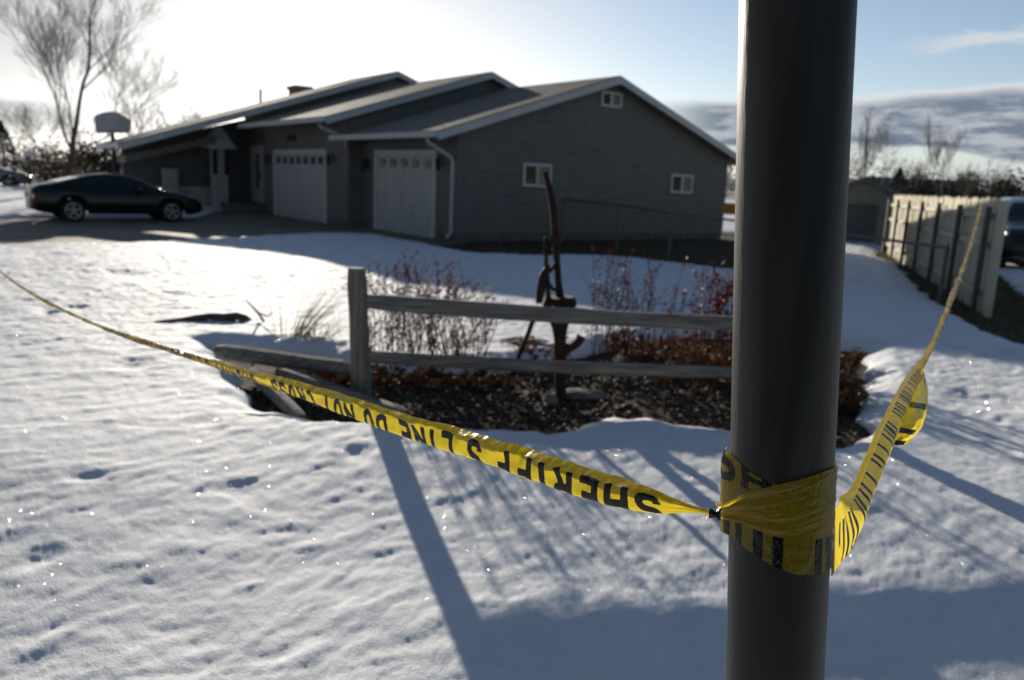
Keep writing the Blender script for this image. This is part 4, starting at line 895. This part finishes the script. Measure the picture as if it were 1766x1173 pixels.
tr = nd.new('ShaderNodeBsdfTranslucent'); tm = nd.new('ShaderNodeMix'); tm.data_type = 'RGBA'; lk.new(fac, tm.inputs['Factor']); tm.inputs['A'].default_value = (.95, .74, .025, 1); tm.inputs['B'].default_value = (.012, .012, .012, 1)
lk.new(tm.outputs['Result'], tr.inputs[0]); mx = nd.new('ShaderNodeMixShader'); mx.inputs[0].default_value = .56
lk.new(b.outputs[0], mx.inputs[1]); lk.new(tr.outputs[0], mx.inputs[2]); lk.new(mx.outputs[0], nd['Material Output'].inputs[0])

KN = atd(1233, 886, .872)
tape = thing('barrier_tape', tuple(KN), 'yellow tape with black letters knotted round the steel pole and strung off both ways', 'tape')
def ribbon(ctrl, P0, P1, nrm_sign, profile, name, ds0, ds1, nv=46, letters=None):
    P0 = np.array([*P0, 0]); P1 = np.array([*P1, 0]); d = (P1 - P0) / np.linalg.norm(P1 - P0); nrm = np.array([-d[1], d[0], 0]) * nrm_sign
    pts = np.array([atp(x, y, P0, nrm) for x, y in ctrl]); pts = catmull(pts, 900)
    ac = np.concatenate([[0], np.cumsum(np.linalg.norm(np.diff(pts, axis=0), axis=1))])
    s = [0.0]
    while s[-1] < ac[-1]: s.append(s[-1] + ds0 + (ds1 - ds0) * min(1, s[-1] / 4.0))
    s = np.array(s[:-1]); Cn = np.stack([np.interp(s, ac, pts[:, k]) for k in range(3)], -1)
    tan = np.gradient(Cn, s, axis=0); tan /= np.linalg.norm(tan, axis=1)[:, None]
    up_ = np.array([0, 0, 1.0]) - tan * tan[:, 2:3]; up_ /= np.linalg.norm(up_, axis=1)[:, None]
    v = np.linspace(0, TW, nv); S, V = np.meshgrid(s, v, indexing='ij')
    phi, scale, twist = profile(S, V)
    dv = v[1] - v[0]
    a = np.cumsum(np.cos(phi), axis=1) * dv; c = np.cumsum(np.sin(phi), axis=1) * dv
    a -= a.mean(1, keepdims=True); c -= (c.max(1, keepdims=True) + c.min(1, keepdims=True)) / 2
    a *= scale; c *= scale
    ca, sa = np.cos(twist), np.sin(twist); a, c = a * ca - c * sa, a * sa + c * ca
    P = Cn[:, None, :] + a[..., None] * nrm[None, None, :] + c[..., None] * up_[:, None, :]
    return grid_mesh(P, name, m_tape, tape, attrs={'ink': ink(*(letters(S, V) if letters else (S, V)))})
R_ = math.radians
# left span: folded lengthwise, the upper flap leaning back, the lettered face hanging down and curling under; twists into a rope farther off
def prof_left(S, V):
    q = V / TW; crease = .20 + .05 * np.sin(S * 7)
    fl = sstep(-.05, .05, q - crease)
    phi = R_(-38) * (1 - fl) + R_(-98) * fl
    phi = phi - R_(95) * sstep(.50, .72, q) - R_(25) * sstep(.8, 1, q)
    phi = phi + .34 * perlin(S * 9, q * 3.2 + 2) + .30 * perlin(S * 14 - q * 3, q * 6 + 9) + .24 * perlin(S * 26 + 4, q * 4) * sstep(0, .2, S) + .14 * perlin(S * 60, q * 7 + 1)
    pin = np.exp(-(S / .055) ** 2); phi = phi + pin * 1.3 * np.sin(q * 34)
    rope = sstep(.75, 2.2, S); phi = phi - rope * R_(240) * q + rope * .5 * perlin(S * 4, q * 3)
    sc = .16 + .84 * sstep(.0, .16, S) ** .9
    sc = sc * (1 - .25 * rope) * (1 + .18 * perlin(S * 3.1, S * 0 + 5) * rope)
    tw = R_(6) * np.sin(S * 3) + rope * (S - .75) * 1.4 + R_(12) * perlin(S * 2.2, S * 0)
    return phi, sc, tw
LC = [(1233, 886), (1200, 879), (1150, 870), (1100, 858), (1000, 830), (900, 796), (800, 764), (700, 734), (620, 707), (520, 673), (420, 644), (330, 614), (250, 590), (180, 566), (120, 540), (60, 510), (0, 468), (-70, 402), (-160, 310)]
ribbon(LC, KN[:2], (-3.54, 5.5), 1, prof_left, 'left_span', .0016, .006, letters=lambda S, V: (S - .070, V - .001))
# right span: face up, seen along its length, rising to the board fence
P1R = np.array([*(BN + bd * .12 + bnrm * .12)])
c0 = atd(1440, 936, .955)
def prof_right(S, V):
    q = V / TW; st = sstep(.03, .30, S)
    phi = st * (R_(75) * (1 - sstep(.22, .36, q)) - R_(10) - R_(85) * sstep(.55, .95, q)) + (.06 + .2 * st) * perlin(S * 8 + 9, q * 3) + .12 * perlin(S * 40, q * 6)
    rope = sstep(.9, 1.9, S); phi = phi - rope * R_(300) * q + rope * .6 * perlin(S * 5, q * 3 + 4)
    sc = (1 - .30 * st) * (1 + .35 * rope) * (1 + .8 * perlin(S * 4.5, S * 0 + 2) * rope)
    return phi, sc, R_(-84) * (1 - st) + R_(-30) * st + R_(10) * np.sin(S * 2.3) * st + rope * (S - 1) * 1.5
RC = [(1436, 938), (1460, 906), (1484, 862), (1508, 806), (1530, 752), (1552, 702), (1576, 656), (1600, 610), (1620, 568), (1640, 518), (1660, 464), (1678, 410), (1692, 356)]
ribbon(RC, c0[:2], P1R, -1, prof_right, 'right_span', .0018, .007, letters=lambda S, V: (S + PERIOD - .045, np.where(V < .021, -.06, .0255 + (V - .02) * .10)))
# loose bight of film hanging off the right span
cl_ = catmull([(1588, 640), (1576, 668), (1562, 700), (1550, 735), (1540, 768)], 90); cr_ = catmull([(1593, 640), (1600, 668), (1600, 700), (1590, 735), (1562, 768)], 90)
nrmR = np.array([-(P1R - c0[:2])[1], (P1R - c0[:2])[0], 0]); nrmR /= np.linalg.norm(nrmR); P0R = np.array([*c0[:2], 0])
G_ = []
for i, (l, r) in enumerate(zip(cl_, cr_)):
    A_ = atp(*l, P0R, nrmR); dep = (A_ - CAM) @ FW; B_ = atd(*r, dep + .02); w = np.linspace(0, 1, 30)
    row = A_ + (B_ - A_) * w[:, None]; bul = np.sin(math.pi * w) * .018 * math.sin(math.pi * i / 89) + .006 * perlin(w * 4, np.full(30, i * .12))
    G_.append(row - FW * bul[:, None] + np.array([0, 0, 0]))
G_ = np.array(G_); ss = np.linspace(0, .16, 90)[:, None] + np.zeros((1, 30)); vv = np.linspace(.02, .075, 30)[None, :] + np.zeros((90, 1))
grid_mesh(G_, 'loose_fold', m_tape, tape, attrs={'ink': ink(ss + .36, vv)})

# windings round the pole
ref = CAM - PBt; ref = ref - pax * (ref @ pax); ref /= np.linalg.norm(ref); sidev = np.cross(pax, ref); sidev = sidev if sidev @ RT > 0 else -sidev
def cyl(th, hgt, rad): return PBt + pax * hgt[..., None] + rad[..., None] * (np.cos(th)[..., None] * ref + np.sin(th)[..., None] * sidev)
def proj_arr(P):
    q = P - CAM; z = q @ FW; return CX + F * (q @ RT) / z, CY - F * (q @ UP) / z
def h_for(th, rad, ytab_x, ytab_y):
    """height along the pole at which the winding edge passes, from its course over the visible front"""
    h = np.full(th.shape, .15)
    for _ in range(30):
        x, y = proj_arr(cyl(th, h, rad)); want = np.interp(x, ytab_x, ytab_y); h = h + (y - want) * .00055
    return h
def winding(name, th0, th1, lo_tab, up_tab, drad, n=260, nv=50, letters=None, stand=None, ripple=None, ext=None):
    th = np.radians(np.linspace(th0, th1, n)); rad = np.full(n, PRAD + drad); vis = np.clip(th, R_(-88), R_(88))
    hu = h_for(vis, rad, *zip(*up_tab)); hl = h_for(vis, rad, *zip(*lo_tab))
    w = np.linspace(0, 1, nv); TH_, W_ = np.meshgrid(th, w, indexing='ij')
    hh = hu[:, None] * (1 - W_) + hl[:, None] * W_; rr = np.full(TH_.shape, PRAD + drad)
    if stand is not None: rr = rr + stand(np.degrees(TH_), W_)
    if ripple is not None: rr = rr + ripple(np.degrees(TH_), W_)
    ik = ink(*letters(TH_ * PRAD, W_)) if letters else np.full(TH_.shape, -.05)
    return grid_mesh(cyl(TH_, hh, rr), name, m_tape, tape, attrs={'ink': ik})
bump_ = lambda T, W: .0007 * perlin(T / 6, W * 5) + .0005 * perlin(T / 2 + W * 4, W * 14)
# under-band rising to the upper left edge, with letters
winding('winding', -100, 40, [(1240, 872), (1280, 876), (1340, 890), (1440, 900)], [(1245, 770), (1258, 776), (1271, 792), (1284, 808), (1304, 821), (1326, 832), (1345, 837), (1440, 850)], .0007,
        letters=lambda s, w: (s + .10, .052 - w * .078), stand=lambda T, W: .010 * sstep(-55, -92, T) * sstep(.0, .5, W + .25), ripple=bump_)
# lower band sweeping down from the knot, letters showing along its lower edge
winding('winding', -97, 92, [(1238, 901), (1260, 923), (1293, 952), (1331, 976), (1375, 992), (1413, 990), (1433, 981), (1450, 965)], [(1238, 872), (1260, 872), (1293, 872), (1331, 880), (1375, 880), (1413, 878), (1450, 872)], .0014,
        letters=lambda s, w: (s + .108, np.where(w < .45, .2, .026 + (1 - w) * .006)), stand=lambda T, W: .009 * sstep(-55, -92, T), ripple=bump_)
# top band, gathered to the knot and fanning out over the front
def pleat(T, W):
    k = sstep(35, -85, T); return .0030 * k * np.sin(W * 16 + 1.5 * np.sin(W * 7)) + .0010 * sstep(60, -60, T) * perlin(W * 9, T / 40) + .0006 * perlin(T / 5, W * 10) + .0022 * np.clip(perlin(W * 13 + T / 45, T / 70 + 3), 0, 1)
winding('winding', -96, 96, [(1238, 893), (1249, 894), (1270, 903), (1309, 918), (1345, 926), (1375, 928), (1410, 922), (1442, 911), (1460, 900)], [(1238, 884), (1249, 876), (1265, 862), (1282, 852), (1324, 840), (1375, 829), (1410, 818), (1444, 805), (1460, 800)], .0024,
        stand=lambda T, W: .010 * sstep(-50, -92, T), ripple=pleat)
# the turn behind the pole
winding('winding', 88, 272, [(1200, 895), (1600, 895)], [(1200, 800), (1600, 800)], .0016, ripple=bump_, nv=20)
# the knot: a tight black-printed collar with two gathered ends
kd = (atp(1242, 888, KN, np.array([0, 1., 0])) - atp(1221, 884, KN, np.array([0, 1., 0]))); ka = atd(1221, 884.5, .873); kb = atd(1244, 888, .868)
t_ = np.linspace(0, 1, 26); r_k = .0042 + .0008 * np.sin(t_ * 9) + .0014 * np.exp(-((t_ - .85) / .15) ** 2); kp = ka + (kb - ka) * t_[:, None]
TH_ = np.linspace(0, 2 * math.pi, 41); u1 = np.cross(kb - ka, (0, 0, 1)); u1 /= np.linalg.norm(u1); u2 = np.cross(u1, kb - ka); u2 /= np.linalg.norm(u2)
rr = r_k[:, None] * (1 + .14 * np.sin(TH_ * 5 + t_[:, None] * 4))
K_ = kp[:, None, :] + rr[..., None] * (np.cos(TH_)[None, :, None] * u1 + np.sin(TH_)[None, :, None] * u2)
grid_mesh(K_, 'knot', m_tape, tape, attrs={'ink': np.where((t_ > .1) & (t_ < .93), .002, -.002)[:, None] + 0 * rr})

# ------------------------------------------------------------------ ice crystals on the crust: tiny flat plates, tilted between sun and camera to imitate glints
m_ice = mat('ice plates', (.9, .92, .95), rough=.12, spec=1.0)
g = MB(); r_ = random.Random(77)
for i in range(2300):
    px, py = r_.uniform(-60, 1830), 1230 - 780 * r_.random() ** .7
    q = atz(px, py, .05); zz_ = float(snow_z(np.array([[q[0]]]), np.array([[q[1]]]))[0, 0])
    if zz_ < .0 or q[1] > 9: continue
    c = np.array([q[0], q[1], zz_ + .0035]); v = CAM - c; v /= np.linalg.norm(v); hv_ = v + SUN; hv_ /= np.linalg.norm(hv_)
    nrm = hv_ + np.array([r_.gauss(0, .055) for _ in range(3)]); nrm /= np.linalg.norm(nrm); a = np.cross(nrm, (0, 0, 1)); a /= np.linalg.norm(a); b_ = np.cross(nrm, a); sz = r_.uniform(.0004, .0010) * (1 + q[1] * .12)
    g.add([c + (a * math.cos(t) + b_ * math.sin(t)) * sz for t in np.linspace(0, 2 * math.pi, 7)[:-1]], [(0, 1, 2, 3, 4, 5)])
tag(g.build('ice_crystals', m_ice), 'tiny glinting ice crystals scattered over the snow crust', 'ice crystals', kind='stuff')
